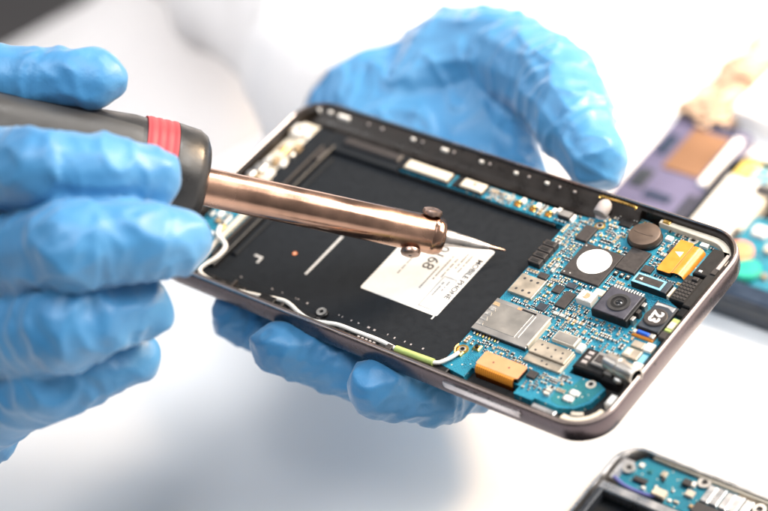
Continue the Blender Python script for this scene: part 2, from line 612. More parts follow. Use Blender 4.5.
# serial label (u -14..12, v -18.6..9.4); the text reads from the far side to the near, its top to the right
mb = MB()
lp = rrect(-14.2, 12.2, -18.7, 9.4, .7, 4)
mb.prism(lp, -5.2, -5.12, M['paper'])
zt = -5.07
mb.text('MOBILE PHONE', 2.4, 10.5, -3.6, zt, M['ink'], bold=.03)
mb.text('50168', 5.0, -1.9, 1.6, zt, M['ink'], bold=.02)


def dash(u, v0, v1, h=.55):
    v = v0
    r = random.Random(int(u * 100 + v0 * 7))
    while v > v1 + .3:
        w = r.uniform(.35, 1.1)
        mb.box(u - h / 2, u + h / 2, max(v - w, v1), v, zt - .03, zt, M['inkgrey'])
        v -= w + r.choice((.14, .14, .14, .5))


for u, a_, c_ in ((7.4, 5.5, -2.0), (5.9, 5.5, -1.0), (4.3, 2.5, -5.6), (2.6, 3.0, -7.2), (1.2, -2.2, -11.6), (-7.9, -2.2, -9.5),
                  (7.6, -6.0, -10.0), (6.2, -6.8, -13.2)):
    dash(u, a_, c_, .5)
bx = (4.9, 9.1, -17.2, -4.9)
for (u0, u1, v0, v1) in ((bx[0], bx[0] + .2, bx[2], bx[3]), (bx[1], bx[1] + .2, bx[2], bx[3]), (bx[0], bx[1], bx[2], bx[2] + .2), (bx[0], bx[1], bx[3], bx[3] + .2)):
    mb.box(u0, u1, v0, v1, zt - .03, zt, M['inkgrey'])
part(mb, 'serial_label', bay)
mb = MB()
mb.box(11.3, 11.75, -20.0, -18.75, -5.2, -5.13, M['paper'])
mb.box(-32.2, -31.4, -21.2, -4.0, -5.2, -5.12, M['markgrey'])
mb.box(-50.6, -47.6, -21.6, -20.9, -5.2, -5.13, M['markgrey'])
mb.box(-48.2, -47.5, -23.6, -21.7, -5.2, -5.13, M['markgrey'])
for k in range(18):
    u = rr.uniform(-50, 20)
    w = rr.uniform(.2, .8)
    mb.box(u, u + w, -30.6 + rr.uniform(0, .5), -30.0 + rr.uniform(0, .3), -5.2, -5.14, M['rubber'])
part(mb, 'printed_mark', bay)
mb = MB()
mb.cyl(-40.1, -15.7, .62, -5.2, -5.11, M['orange'], 20)
mb.cyl(-40.1, -15.7, .3, -5.11, -5.08, M['cream'], 16)
part(mb, 'indicator_dot', bay)
mb = MB()
mb.cyl(-16.3, -32.6, 1.75, -5.9, -3.2, M['black'], b=.2)
mb.ring(-16.3, -32.6, .62, 1.45, -3.3, -2.85, M['tin'])
mb.cyl(-16.3, -32.6, .6, -3.3, -3.15, M['black'])
part(mb, 'screw_boss')
mb = MB()   # coax cable
mb.tube([(-66.2, -17.6, -3.1), (-64.2, -21, -2.9), (-60.6, -22.6, -2.7), (-58.3, -24.6, -2.6), (-58.0, -29, -2.6), (-59.6, -34.0, -2.7), (-57.5, -36.0, -2.8), (-53.4, -36.6, -3.0),
         (-46, -36.8, -3.0), (-38, -35.8, -2.9), (-30, -34.2, -2.8), (-26.5, -34.3, -2.8), (-22.5, -35.6, -2.8), (-19, -36.5, -2.8),
         (-15.5, -36.6, -2.8), (-12.3, -35.7, -2.8), (-8.5, -34.7, -2.9), (-2, -34.5, -3.0), (5, -34.3, -3.1), (11.8, -35.0, -3.0)], .62, M['cable'])
cable = part(mb, 'antenna_cable')
mb = MB()
mb.tube([(11.5, -35.2, -2.6), (17, -35.1, -2.5), (23.6, -34.8, -2.6)], .98, M['green'], 14)
part(mb, 'green_sleeve', cable)
mb = MB()
mb.tube([(23.3, -34.8, -2.7), (25.0, -34.0, -2.7), (26.6, -31.2, -2.8), (27.3, -28.5, -3.0)], .55, M['cable'])
part(mb, 'antenna_cable')

# ---------------- left end: small board and pale connectors
mb = MB()
mb.box(-74.3, -62.5, -34.6, -9.5, -5.9, -4.0, M['pcb'], .1)
mb.box(-64.4, -62.6, -30.5, -9.6, -4.0, -3.2, M['cream'], .15)
mb.box(-63.5, -56.5, -36.8, -34.8, -5.9, -3.9, M['pcb'], .1)
mb.box(-57.6, -56.4, -36.6, -35.3, -3.9, -3.2, M['cream'], .1)
lb = part(mb, 'charging_board')
for (u, v, w, h, m) in ((-70, -13, 1.6, 2.4, 'white'), (-67.2, -12.8, 1.5, 1.3, 'ceramicw'), (-68.8, -15.7, 1.8, 1.5, 'ceramic'), (-72.5, -14, 1.0, 2.0, 'tin'), (-66.0, -17.4, 1.8, 1.8, 'gold'),
                        (-66.6, -14.4, 1.6, 3.4, 'tin'), (-66.8, -20.8, 1.3, 1.3, 'white'), (-70.5, -20.5, 2.2, 3.2, 'chip'), (-58.8, -35.8, 1.0, .9, 'white')):
    mb = MB()
    mb.box(u - w / 2, u + w / 2, v - h / 2, v + h / 2, -4.0, -3.1, M[m], .15)
    part(mb, 'chip', lb)
mb = MB()
mb.box(-74.3, -67.6, -8, 31.5, -5.9, -4.1, M['cream'], .2)
lin = part(mb, 'end_lining')
r2 = random.Random(11)
for k in range(40):
    v = r2.uniform(-9, 27)
    u = r2.uniform(-73.5, -66.4)
    w, h = r2.uniform(1.0, 3.2), r2.uniform(1.0, 3.4)
    z = -4.1 + r2.uniform(.6, 2.6)
    mb = MB()
    mb.box(u - w / 2, u + w / 2, v - h / 2, v + h / 2, -4.1, z, M[r2.choice(['white', 'white', 'ceramicw', 'cream', 'tin', 'silver', 'ceramic', 'black', 'gold'])], .3)
    part(mb, 'connector', lin)
mb = MB()
mb.cyl(-71.5, 26.5, 2.6, -4.1, -2.2, M['white'], b=.4)
mb.cyl(-71.5, 26.5, 1.1, -2.2, -1.9, M['ceramic'], b=.2)
part(mb, 'screw_boss', lin)

# ---------------- main circuit board
mb = MB()
main = [(24.8, -33.6), (33.0, -34.6), (33.0, -30.8), (48.0, -30.8), (48.0, -33.6), (53.5, -33.6), (54.0, -32.6), (61.0, -32.8), (65.0, -31.2), (67.8, -27.6), (68.5, -22.0),
        (66, -20.8), (57, -21.2), (57, -12.0), (72.2, -11.8), (72.4, 10), (67, 12), (67, 33.2), (69.0, 34.4), (66.5, 35.6), (47, 35.6), (45.0, 36.6), (38.0, 36.6), (35.0, 33.0), (29.5, 31.0), (24.8, 30.2),
        (-15, 30.2), (-33, 30.4), (-33, 25.2), (24.8, 25.2)]
mb.prism(main, -5.9, -3.8, M['pcb'], .06)
board = part(mb, 'circuit_board')
mb = MB()
mb.prism([(58.5, -31.6), (61, -32.0), (64.6, -30.6), (67.0, -27.3), (67.8, -21.6), (61, -21.6), (60.4, -24.8), (57.6, -25.2), (57.6, -30.8)], -3.8, -3.74, M['pcbdark'])
part(mb, 'solder_mask_patch', board)
mb = MB()
mb.prism([(52, 34.9), (66.2, 34.9), (68.0, 34.0), (66.6, 32.6), (60, 32.5), (52, 33.2)], -3.8, -3.74, M['pcbdark'])
part(mb, 'solder_mask_patch', board)
mb = MB()
mb.prism([(35.6, 35.9), (39, 36.3), (46.5, 36.3), (46.5, 34.4), (36.8, 34.4)], -3.8, -3.74, M['pcbdark'])
part(mb, 'solder_mask_patch', board)
occ = []          # rectangles already taken on the board


def bpart(mb, name, rect=None, parent=None, **k):
    if rect:
        occ.append(rect)
    return part(mb, name, parent or board, **k)


ZB = -3.8
# large chip with a white round sticker
mb = MB()
mb.box(34.5, 46.7, 8.4, 21.4, ZB, -3.0, M['chip'], .12)
for (x, y) in ((35.4, 9.3), (37.2, 9.4), (35.3, 20.4)):
    mb.cyl(x, y, .22, -3.0, -2.985, M['markgrey'], 12)
bpart(mb, 'processor', (34.2, 8.1, 47, 21.7))
mb = MB()
mb.cyl(40.8, 15.9, 4.75, -3.0, -2.94, M['sticker'], 48)
bpart(mb, 'round_sticker')
mb = MB()
mb.box(47.0, 53.0, 16.4, 25.2, ZB, -2.9, M['chip'], .12)
bpart(mb, 'memory_chip', (46.7, 16, 53.3, 25.5))
mb = MB()
for k in range(3):
    mb.box(47.6 + k * 1.9, 48.7 + k * 1.9, 14.2, 15.8, ZB, -3.2, M['black'], .1)
    mb.box(47.8 + k * 1.9, 48.5 + k * 1.9, 14.7, 15.3, -3.2, -3.1, M['ceramicw'], .05)
bpart(mb, 'capacitor_row', (47.2, 14, 53, 16))
mb = MB()
mb.box(30.6, 34.4, 21.6, 27.6, ZB, -2.9, M['chip'], .12)
bpart(mb, 'power_chip', (30.3, 21.4, 34.6, 27.9))
# vibration disc
mb = MB()
mb.prism(rrect(43.2, 52.9, 25.6, 34.0, 3.8, 8), ZB, -2.9, M['black'], .3)
mb.lathe((48.2, 29.7, -2.9), (0, 0, 1), [(0, 4.55), (1.0, 4.55), (1.45, 4.35), (1.6, 3.9)], M['copperdark'], 48)
mb.prism([(48.2 + 3.0 * math.cos(a) * 1 - .3, 29.7 + .5 * math.sin(a)) for a in [2 * PI * k / 20 for k in range(20)]], -1.3, -1.22, M['copperdark'], .03)
bpart(mb, 'vibration_motor', (43, 25.5, 53.2, 34.5))
# screw holes
for (x, y, r, m) in ((33.9, 29.2, 1.55, 'gold'), (60.2, 35.0 - .2, 1.5, 'cream'), (64.4, -22.3, 1.35, 'cream'), (27.0, -26.7, 1.7, 'gold')):
    mb = MB()
    mb.ring(x, y, .75, r, ZB, -3.55, M[m])
    mb.ring(x, y, .62, .95, -3.6, -3.45, M['tin'])
    mb.cyl(x, y, .7, ZB, -3.72, M['black'])
    bpart(mb, 'screw_hole', (x - r - .2, y - r - .2, x + r + .2, y + r + .2))
mb = MB()
mb.box(26.0, 28.2, -29.2, -27.7, ZB, -3.0, M['gold'], .2)
mb.tube([(26.2, -29.0, -3.1), (25.4, -27.6, -2.9), (25.3, -26.0, -3.1)], .25, M['gold'])
bpart(mb, 'antenna_contact', (25, -30, 28.5, -25))
mb = MB()
mb.box(29.2, 31.4, -25.6, -23.6, ZB, -3.1, M['gold'], .3)
mb.cyl(30.3, -24.6, .55, -3.1, -2.6, M['black'], 16)
bpart(mb, 'coax_socket', (28.9, -25.9, 31.7, -23.3))
# orange display connector, far right
mb = MB()
mb.box(57.9, 62.2, 19.8, 32.4, -3.4, -2.2, M['black'], .2)
mb.prism(rrect(57.9, 62.2, 19.7, 32.4, .6, 4), -2.2, -2.0, M['flex'], .05)
fx = [(62.3, -2.1), (63.2, -1.75), (64.4, -1.75), (65.4, -2.2), (66.0, -3.1), (66.1, -4.6)]
mb.rings([[(u, 20.2, z), (u, 31.4, z), (u, 31.4, z - .15), (u, 20.2, z - .15)] for u, z in fx], M['flex'])
mb.prism([(59.0, 27.6), (61.3, 26.2), (61.3, 28.4)][::1], -2.0, -1.97, M['cream'])
bpart(mb, 'orange_flex_connector', (57.5, 19.4, 66.6, 32.8))
# orange connector, near left
mb = MB()
mb.box(34.4, 47.2, -30.3, -25.6, ZB, -2.2, M['black'], .2)
mb.prism(rrect(34.2, 47.4, -30.5, -25.5, .5, 4), -2.2, -1.95, M['flexpale'], .06)
fx = [(-30.5, -2.0), (-31.1, -2.15), (-31.6, -2.8), (-31.8, -4.0), (-31.8, -5.7)]
mb.rings([[(34.6, v, z), (46.6, v, z), (46.6, v, z - .15), (34.6, v, z - .15)] for v, z in fx], M['flexlines'])
for (x, y) in ((38.4, -28.2), (43.2, -28.0)):
    mb.cyl(x, y, .28, -1.95, -1.93, M['ink'], 12)
bpart(mb, 'orange_flex_connector', (34, -32.2, 47.6, -25.2))
# black speaker module and gridded microphone block, right edge
mb = MB()
mb.prism([(67.4, 22.5), (71.2, 22.8), (71.2, 11.0), (73.6, 11.0), (74.0, 31.5), (72.6, 33.2), (67.6, 33.2)][::1], -5.9, -2.0, M['blackmatte'], .3)
mb.box(71.9, 73.4, 24, 31, -2.0, -1.7, M['chip'], .1)
part(mb, 'speaker_module')
mb = MB()
mb.box(72.4, 73.5, 26, 32.0, -2.0, -1.55, M['rubber'], .1)
mb.box(68.6, 69.6, 23.4, 24.2, -2.0, -1.75, M['markgrey'], .1)
part(mb, 'contact_strip')
mb = MB()
mb.box(66.4, 71.0, 12.2, 22.0, -5.9, -2.5, M['blackmatte'], .2)
for i in range(4):
    for j in range(6):
        mb.box(66.9 + i * 1.02, 67.6 + i * 1.02, 13.0 + j * 1.2, 13.85 + j * 1.2, -2.5, -2.3, M['chip'], .06)
mb.box(68.5, 70.2, 20.3, 21.6, -2.5, -1.9, M['chip'], .2)
part(mb, 'microphone_grid')
# proximity sensor block, blue taped
mb = MB()
mb.box(54.6, 65.3, 12.5, 16.4, ZB, -1.6, M['black'], .15)
mb.box(54.7, 63.6, 12.6, 16.3, -1.6, -1.45, M['bluetape'], .05)
mb.box(55.3, 63.0, 13.3, 15.7, -1.45, -1.38, M['chip'], .03)
mb.prism([(56.2, 14.2), (57.3, 13.9), (57.0, 15.0)], -1.38, -1.35, M['cream'])
mb.box(63.7, 65.4, 12.3, 16.5, -1.6, -1.42, M['slate'], .1)
mb.box(65.5, 66.2, 12.5, 16.2, -5, -2.4, M['cream'], .1)
bpart(mb, 'proximity_sensor', (54.3, 12.2, 66, 16.8))
# camera
mb = MB()
mb.box(51.0, 61.9, -1.2, 8.6, -5.4, -1.15, M['black'], .2)
mb.box(51.5, 61.0, -.9, 8.3, -1.2, -1.0, M['camtop'], .12)
for k in range(11):
    mb.box(51.6 + k * .86, 52.1 + k * .86, 8.7, 9.8, -2.6, -1.4, M['tin'], .08)
for k in range(3):
    mb.box(62.0, 63.0, .2 + k * 2.8, 1.7 + k * 2.8, -4.2, -1.6, M['chip'] if k % 2 else M['steeldull'], .1)
cam_mod = part(mb, 'camera_module')
occ.append((50.6, -1.6, 63, 10))
mb = MB()
mb.ring(56.6, 3.7, 2.2, 3.1, -1.0, -.7, M['lensring'], 40)
mb.ring(56.6, 3.7, 1.35, 2.2, -1.0, -.82, M['black'], 40)
mb.ring(56.6, 3.7, .95, 1.35, -1.0, -.75, M['lensring'], 32)
part(mb, 'lens_ring', cam_mod)
mb = MB()
mb.lathe((56.6, 3.7, -1.0), (0, 0, 1), [(0, .95), (.12, .9), (.25, .6), (.3, .2)], M['glass'], 28)
part(mb, 'lens', cam_mod)
# second module with the round mark
mb = MB()
mb.box(64.3, 71.0, -.6, 9.8, -5.4, -2.3, M['black'], .2)
mb.prism(rrect(64.5, 70.8, -.3, 9.6, .6, 4), -2.3, -2.15, M['slate'], .05)
mb.prism([(64.9, 8.0), (66.2, 8.4), (68.6, 8.5), (70.4, 7.6), (70.4, 9.2), (64.9, 9.2)], -2.15, -2.1, M['silver'], .02)
mb.lathe((67.5, 4.0, -2.2), (0, 0, 1), [(0, 3.25), (.35, 3.2), (.55, 2.95)], M['chip'], 40)
ear = part(mb, 'earpiece')
occ.append((64, -1, 71.2, 10))
mb = MB()
mb.text('23', 4.2, 67.5, 4.0, -1.6, M['sticker'], bold=.12)
part(mb, 'printed_number', ear, flip=False)
mb = MB()
mb.box(64.2, 70.6, -2.9, -.8, -4.6, -3.1, M['flex'], .2)
mb.box(65.4, 69.0, -2.2, -1.1, -3.1, -2.3, M['blue'], .25)
mb.box(69.2, 70.6, -2.4, -1.0, -3.1, -2.4, M['tin'], .15)
mb.box(64.3, 65.2, -2.4, -1.2, -3.1, -2.5, M['ceramicw'], .15)
part(mb, 'flex_tail', ear)
occ.append((64, -3.2, 71, 0))
mb = MB()
mb.box(71.4, 73.6, 1.5, 6.5, -5.9, -2.6, M['green'], .2)
mb.box(71.6, 73.4, 2.5, 5.0, -2.6, -2.4, M['cream'], .1)
mb.box(71.4, 73.6, -1.5, 1.0, -5.9, -2.2, M['chip'], .2)
mb.box(71.3, 73.4, 7.5, 10.5, -5.9, -2.4, M['black'], .2)
part(mb, 'gasket')
# flash LED
mb = MB()
mb.box(44.6, 49.2, 1.1, 4.7, ZB, -1.7, M['white'], .25)
mb.cyl(46.9, 2.9, 1.1, -1.7, -1.6, M['ceramic'], b=.05)
mb.box(46.1, 46.5, 2.2, 3.6, -1.62, -1.58, M['white'])
bpart(mb, 'flash_lamp', (44.2, .8, 49.6, 5))
# card tray
mb = MB()
mb.box(25.0, 42.6, -19.8, -7.3, -3.4, -2.6, M['steeldull'], .12)
mb.box(26.8, 37.6, -17.8, -8.6, -2.6, -2.52, M['steel'], .03)
mb.box(38.3, 38.7, -17.6, -9.0, -2.6, -2.5, M['tin'], .04)
mb.box(33.8, 38.3, -8.6, -8.0, -2.6, -2.53, M['black'])
mb.box(32.4, 33.6, -8.7, -8.0, -2.6, -2.5, M['coral'])
mb.box(42.4, 42.9, -19.0, -8.4, ZB, -2.2, M['cream'], .1)
mb.box(25.2, 42.4, -20.0, -19.75, ZB, -3.0, M['black'])
for k in range(9):
    mb.box(26.2 + k * .95, 26.7 + k * .95, -20.9, -19.9, ZB, -3.3, M['gold'] if k % 2 else M['tin'], .08)
for k in range(5):
    v = -9.0 - k * 1.95
    mb.prism([(25.25, v - 1.1), (27.6, v - 1.1), (26.9, v + .2), (25.25, v + .2)], -2.6, -2.5, M['tin'] if k else M['ceramic'], .04)
bpart(mb, 'card_tray', (24.8, -21.2, 43.2, -7))
# pierced shields
mb = MB()
mb.box(25.5, 33.3, -3.6, 3.9, ZB, -2.9, M['tan'], .12)
for i in range(3):
    for v in (-1.9, 2.3):
        mb.cyl(27.3 + i * 2.1, v, .42, -2.9, -2.88, M['ink'], 16)
bpart(mb, 'pierced_shield', (25.2, -4, 33.6, 4.2))
mb = MB()
mb.box(43.8, 54.9, -20.3, -15.4, ZB, -2.4, M['tan'], .12)
mb.box(43.8, 54.9, -23.0, -20.4, ZB, -3.0, M['tan'], .1)
for (x, y) in ((45.4, -19.2), (46.0, -16.9), (48.0, -17.3), (50.2, -17.0), (52.6, -17.2), (50.6, -19.5), (53.2, -18.9)):
    mb.cyl(x, y, .33, -2.4, -2.38, M['ink'], 14)
for (x, y) in ((48.8, -21.4), (50.6, -21.9)):
    mb.cyl(x, y, .33, -3.0, -2.98, M['ink'], 14)
mb.box(55.0, 55.3, -22.8, -15.6, ZB, -2.9, M['cream'], .05)
bpart(mb, 'pierced_shield', (43.5, -23.3, 55.5, -15.1))
mb = MB()
mb.box(46.7, 53.7, -13.7, -10.2, ZB, -2.7, M['ceramicw'], .12)
mb.box(47.0, 53.4, -13.4, -10.5, -2.7, -2.62, M['steel'], .05)
bpart(mb, 'crystal_can', (46.4, -14, 54, -9.9))
mb = MB()
mb.box(54.4, 56.2, -14.2, -11.6, ZB, -2.5, M['white'], .3)
bpart(mb, 'white_block', (54, -14.5, 56.5, -11.3))
# battery connector
mb = MB()
for k in range(4):
    v = 7.7 + k * 2.45
    mb.box(24.6, 28.4, v, v + 2.1, -5.2, -1.9, M['chip'], .15)
    mb.box(25.2, 27.8, v + .45, v + 1.6, -1.9, -1.8, M['blackmatte'], .1)
    mb.box(24.2, 24.7, v + .7, v + 1.4, -4.6, -2.4, M['gold'], .1)
mb.box(24.9, 28.3, 7.6, 17.3, -5.2, -2.3, M['black'], .1)
bpart(mb, 'battery_connector', (24, 7.2, 28.8, 17.8))
# far strip: two pale blocks, contacts, grey chip
mb = MB()
mb.box(-33.5, -15.6, 25.5, 30.0, ZB, -3.3, M['black'], .15)
mb.box(-31.6, -16.2, 25.9, 29.4, -3.3, -2.5, M['cream'], .3)
bpart(mb, 'cream_block', (-34, 25, -15, 30.4))
mb = MB()
mb.box(-14.4, -3.6, 25.5, 30.0, ZB, -3.2, M['black'], .15)
mb.box(-11.6, -4.0, 26.0, 29.4, -3.2, -2.5, M['cream'], .3)
mb.cyl(-7.4, 27.7, .35, -2.5, -2.47, M['ink'], 14)
mb.box(-8.0, -6.8, 28.0, 28.3, -2.5, -2.47, M['ink'])
bpart(mb, 'cream_block', (-15, 25, -3, 30.4))
for u in (7.8, 12.9, 18.2):
    mb = MB()
    mb.box(u - .9, u + 1.0, 26.2, 28.2, ZB, -3.5, M['gold'], .1)
    mb.tube([(u - .8, 26.9, -3.5), (u - .2, 27.0, -2.7), (u + .7, 27.2, -2.55), (u + .9, 27.4, -3.3)], .4, M['gold'], 8)
    mb.box(u + .6, u + 1.7, 27.6, 29.4, ZB, -2.6, M['white'], .2)
    bpart(mb, 'spring_contact', (u - 1.2, 25.8, u + 2, 29.6))
mb = MB()
mb.box(21.4, 25.4, 27.0, 29.6, ZB, -2.3, M['chip'], .25, M['steeldull'])
mb.box(25.5, 26.2, 26.8, 29.4, ZB, -2.6, M['white'], .15)
mb.box(20.2, 21.2, 28.4, 30.0, ZB, -2.5, M['white'], .2)
bpart(mb, 'sensor_can', (20, 26.6, 26.5, 30.2))
# other chips
for (u0, u1, v0, v1, z, m) in ((47.9, 50.4, -27.6, -25.2, -2.9, 'chip'), (40.0, 43.2, -2.6, 3.4, -3.1, 'chip'), (36.2, 38.8, 1.6, 4.4, -3.2, 'chip'), (38.6, 41.6, 4.8, 6.6, -3.2, 'slate'),
                               (56.2, 57.9, 27.6, 30.2, -3.2, 'chip'), (38.2, 42.0, 31.6, 33.6, -3.3, 'black'), (53.6, 56.6, 18.6, 21.0, -3.2, 'chip'), (36.0, 38.8, -5.8, -3.2, -3.2, 'slate'),
                               (46.8, 50.0, 5.6, 7.8, -3.1, 'ceramicw'), (53.2, 55.2, 31.6, 33.2, -2.9, 'white'), (63.0, 65.4, 33.2, 34.6, -2.8, 'white'),
                               (29.6, 32.4, 4.6, 6.6, -3.1, 'chip')):
    mb = MB()
    mb.box(u0, u1, v0, v1, ZB, z, M[m], .1)
    bpart(mb, 'chip', (u0 - .2, v0 - .2, u1 + .2, v1 + .2))
for (x, y) in ((58.6, -27.6), (60.6, -28.6)):
    pass
for (x, y) in ((62.4, -26.9), (62.0, -29.2)):
    mb = MB()
    mb.box(x - 1.5, x + 1.5, y - .8, y + .8, ZB, -3.1, M['tin'], .15)
    mb.box(x - .95, x + .95, y - .85, y + .85, ZB, -3.0, M['white'], .15)
    bpart(mb, 'large_capacitor', (x - 1.7, y - 1, x + 1.7, y + 1))
# bracketed parts beside the jack
mb = MB()
mb.box(66.2, 70.8, -10.8, -7.6, ZB, -2.4, M['tan'], .15)
mb.box(66.6, 68.4, -10.4, -8.0, -2.4, -2.2, M['ceramicw'], .1)
mb.box(70.9, 72.6, -11.0, -7.8, ZB, -3.0, M['bluetape'], .1)
bpart(mb, 'grounding_clip', (66, -11, 73, -7.4))
mb = MB()
mb.box(66.4, 69.8, -6.6, -4.4, ZB, -2.8, M['tan'], .12)
mb.box(69.9, 72.3, -6.4, -3.6, ZB, -2.9, M['white'], .2)
bpart(mb, 'grounding_clip', (66, -6.8, 72.6, -3.4))
mb = MB()
mb.box(71.0, 73.8, -14.0, -11.6, ZB, -1.9, M['white'], .3)
bpart(mb, 'white_block', (70.6, -14.2, 74, -11.4))
# headphone jack
mb = MB()
mb.box(57.4, 66.5, -20.0, -12.6, -5.6, -1.9, M['black'], .4)
mb.box(58.6, 60.8, -18.8, -13.4, -1.9, -1.75, M['chip'], .1)
for k in range(3):
    mb.box(58.9, 60.4, -18.2 + k * 1.7, -17.2 + k * 1.7, -1.75, -1.65, M['rubber'], .08)
mb.box(66.0, 71.0, -20.2, -17.6, -5.6, -2.3, M['black'], .6)
jack = part(mb, 'headphone_jack')
mb = MB()
mb.box(61.6, 66.4, -18.0, -13.2, -1.9, -1.0, M['steeldull'], .3)
mb.box(62.2, 65.2, -17.0, -14.4, -1.0, -.85, M['chip'], .1)
mb.box(66.2, 68.6, -19.0, -13.6, -3.4, -1.3, M['steel'], .4)
mb.lathe((69.8, -19.0, -2.3), (1, -.1, -.1), [(0, .8), (1.2, .9), (2.0, .5)], M['tin'], 16)
part(mb, 'jack_plate', jack)
mb = MB()
ax = Vector((1, -.22, .08)).normalized()
mb.lathe((66.0, -16.0, -.1), ax, [(0, 2.2), (3.4, 2.25), (3.6, 2.5), (4.4, 2.5), (4.6, 2.25), (10.0, 2.3), (10.25, 2.2), (10.25, 1.9), (3.0, 1.7)], M['steel'], 36, True, False)
bx_ = part(mb, 'jack_barrel', jack)
mb = MB()
mb.lathe(Vector((66.0, -16.0, -.1)) + ax * 3.4, ax, [(0, 1.72), (6.5, 1.87)], M['void'], 30)
part(mb, 'jack_socket', jack)
occ.append((57, -21, 76, -11.5))

# ---------------- small surface-mount parts


def inside(p, poly):
    x, y = p
    r = False
    for i in range(len(poly)):
        (x1, y1), (x2, y2) = poly[i - 1], poly[i]
        if (y1 > y) != (y2 > y) and x < (x2 - x1) * (y - y1) / (y2 - y1) + x1:
            r = not r
    return r


def smd(mb, L_, W_, H_, body, end, ox=0, oy=0, rot=False):
    e = L_ * .26
    bb = []
    for (a0, a1, m, g) in ((-L_ / 2, -L_ / 2 + e, end, .0), (-L_ / 2 + e, L_ / 2 - e, body, .03), (L_ / 2 - e, L_ / 2, end, .0)):
        w = W_ / 2 - g
        if rot:
            mb.box(ox - w, ox + w, oy + a0, oy + a1, ZB, ZB + H_ - g, M[m], .05)
        else:
            mb.box(ox + a0, ox + a1, oy - w, oy + w, ZB, ZB + H_ - g, M[m], .05)


proto = []
for (l, w, h, bo, en, nm) in ((1.7, .95, .75, 'ceramic', 'tin', 'capacitor'), (1.2, .65, .55, 'ceramic', 'tin', 'capacitor'), (1.3, .75, .45, 'black', 'tin', 'resistor'), (1.9, 1.1, .9, 'ceramicw', 'tin', 'capacitor'),
                              (1.8, 1.1, .8, 'gold', 'tin', 'inductor'), (2.0, 1.5, .8, 'chip', 'black', 'inductor')):
    for rot in (False, True):
        m_ = MB()
        smd(m_, l, w, h, bo, en, rot=rot)
        for v in m_.bm.verts:
            v.co = v.co + Vector((0, 0, -ZB))
        o = m_.build(nm, None, (0, 0, 0))
        col.objects.unlink(o)
        proto.append((nm, o.data, (w if rot else l), (l if rot else w)))
        bpy.data.objects.remove(o)
rs = random.Random(21)
zones = [(25, 34, 4.5, 30), (28.5, 36, -6, 30), (33, 52, -6, 9), (34, 54, 20, 36), (52, 68, 15.5, 36), (43, 57, -15, -1), (50, 66, -12, -1.5), (25, 45, -25.5, -20.3), (47, 58, -31, -23), (34, 46, -8, 9), (-3, 26, 25.4, 30), (33, 58, -6, 9), (46, 58, 3, 36)]
placed = 0
tries = 0
mbs = MB()
indiv = 0


def free(rc):
    if any(rc[0] < o[2] and rc[2] > o[0] and rc[1] < o[3] and rc[3] > o[1] for o in occ):
        return False
    return all(inside(q, main) for q in ((rc[0], rc[1]), (rc[2], rc[1]), (rc[2], rc[3]), (rc[0], rc[3])))


while placed < 470 and tries < 40000:
    tries += 1
    z = rs.choice(zones)
    x, y = rs.uniform(z[0], z[1]), rs.uniform(z[2], z[3])
    if 50 < x < 66 and -10.5 < y < -1.6 and rs.random() < .8:
        continue
    if y < -23.5 and rs.random() < .75:
        continue
    nm, me, w, h = rs.choice(proto[:8] if rs.random() < .85 else proto)
    sf = rs.uniform(.58, 1)
    w, h = w * sf, h * sf
    body = rs.choice(['ceramic', 'ceramic', 'black', 'black', 'chip', 'slate', 'gold'])
    hh = .35 + .3 * rs.random()
    along = rs.random() < .5
    for k in range(rs.choice((1, 2, 3, 3, 4, 5))):
        px_, py_ = (x + k * (w + .22), y) if along else (x, y + k * (h + .22))
        rc = (px_ - w / 2 - .08, py_ - h / 2 - .08, px_ + w / 2 + .08, py_ + h / 2 + .08)
        if not free(rc):
            break
        occ.append(rc)
        placed += 1
        if indiv < 62 and k < 2:
            indiv += 1
            o = bpy.data.objects.new(nm, me)
            col.objects.link(o)
            o.parent = board
            o.location = ((px_ - PO[0]) * S, (py_ - PO[1]) * S, (ZB - PO[2]) * S)
            o.scale = (sf, sf, .4 + .6 * sf)
        else:
            smd(mbs, max(w, h) * .95, min(w, h), hh, body, 'tin', px_, py_, h > w)
so = part(mbs, 'solder_parts', board)
so['kind'] = 'stuff'

# ================================================================== SOLDERING IRON
T = at(505.5, 250.5, 582)
A0 = at(-10, 141.0, 548)
ax = (A0 - T).normalized()
iron = empty('soldering_iron', T, 'soldering iron with copper brown barrel, black handle and red band, its tip over the phone', 'soldering iron')


def ipart(mb, name, parent=None, **k):
    return mb.build(name, parent or iron, T, **k)


def tpx(x):            # distance along the axis for a photo column
    best = min(range(0, 2600), key=lambda k: abs(px_of(T + ax * (k * .1)) - x))
    return best * .1


def px_of(p):
    d = p - CAM
    return 384 + FPX * d.dot(RIGHT) / d.dot(FWD)


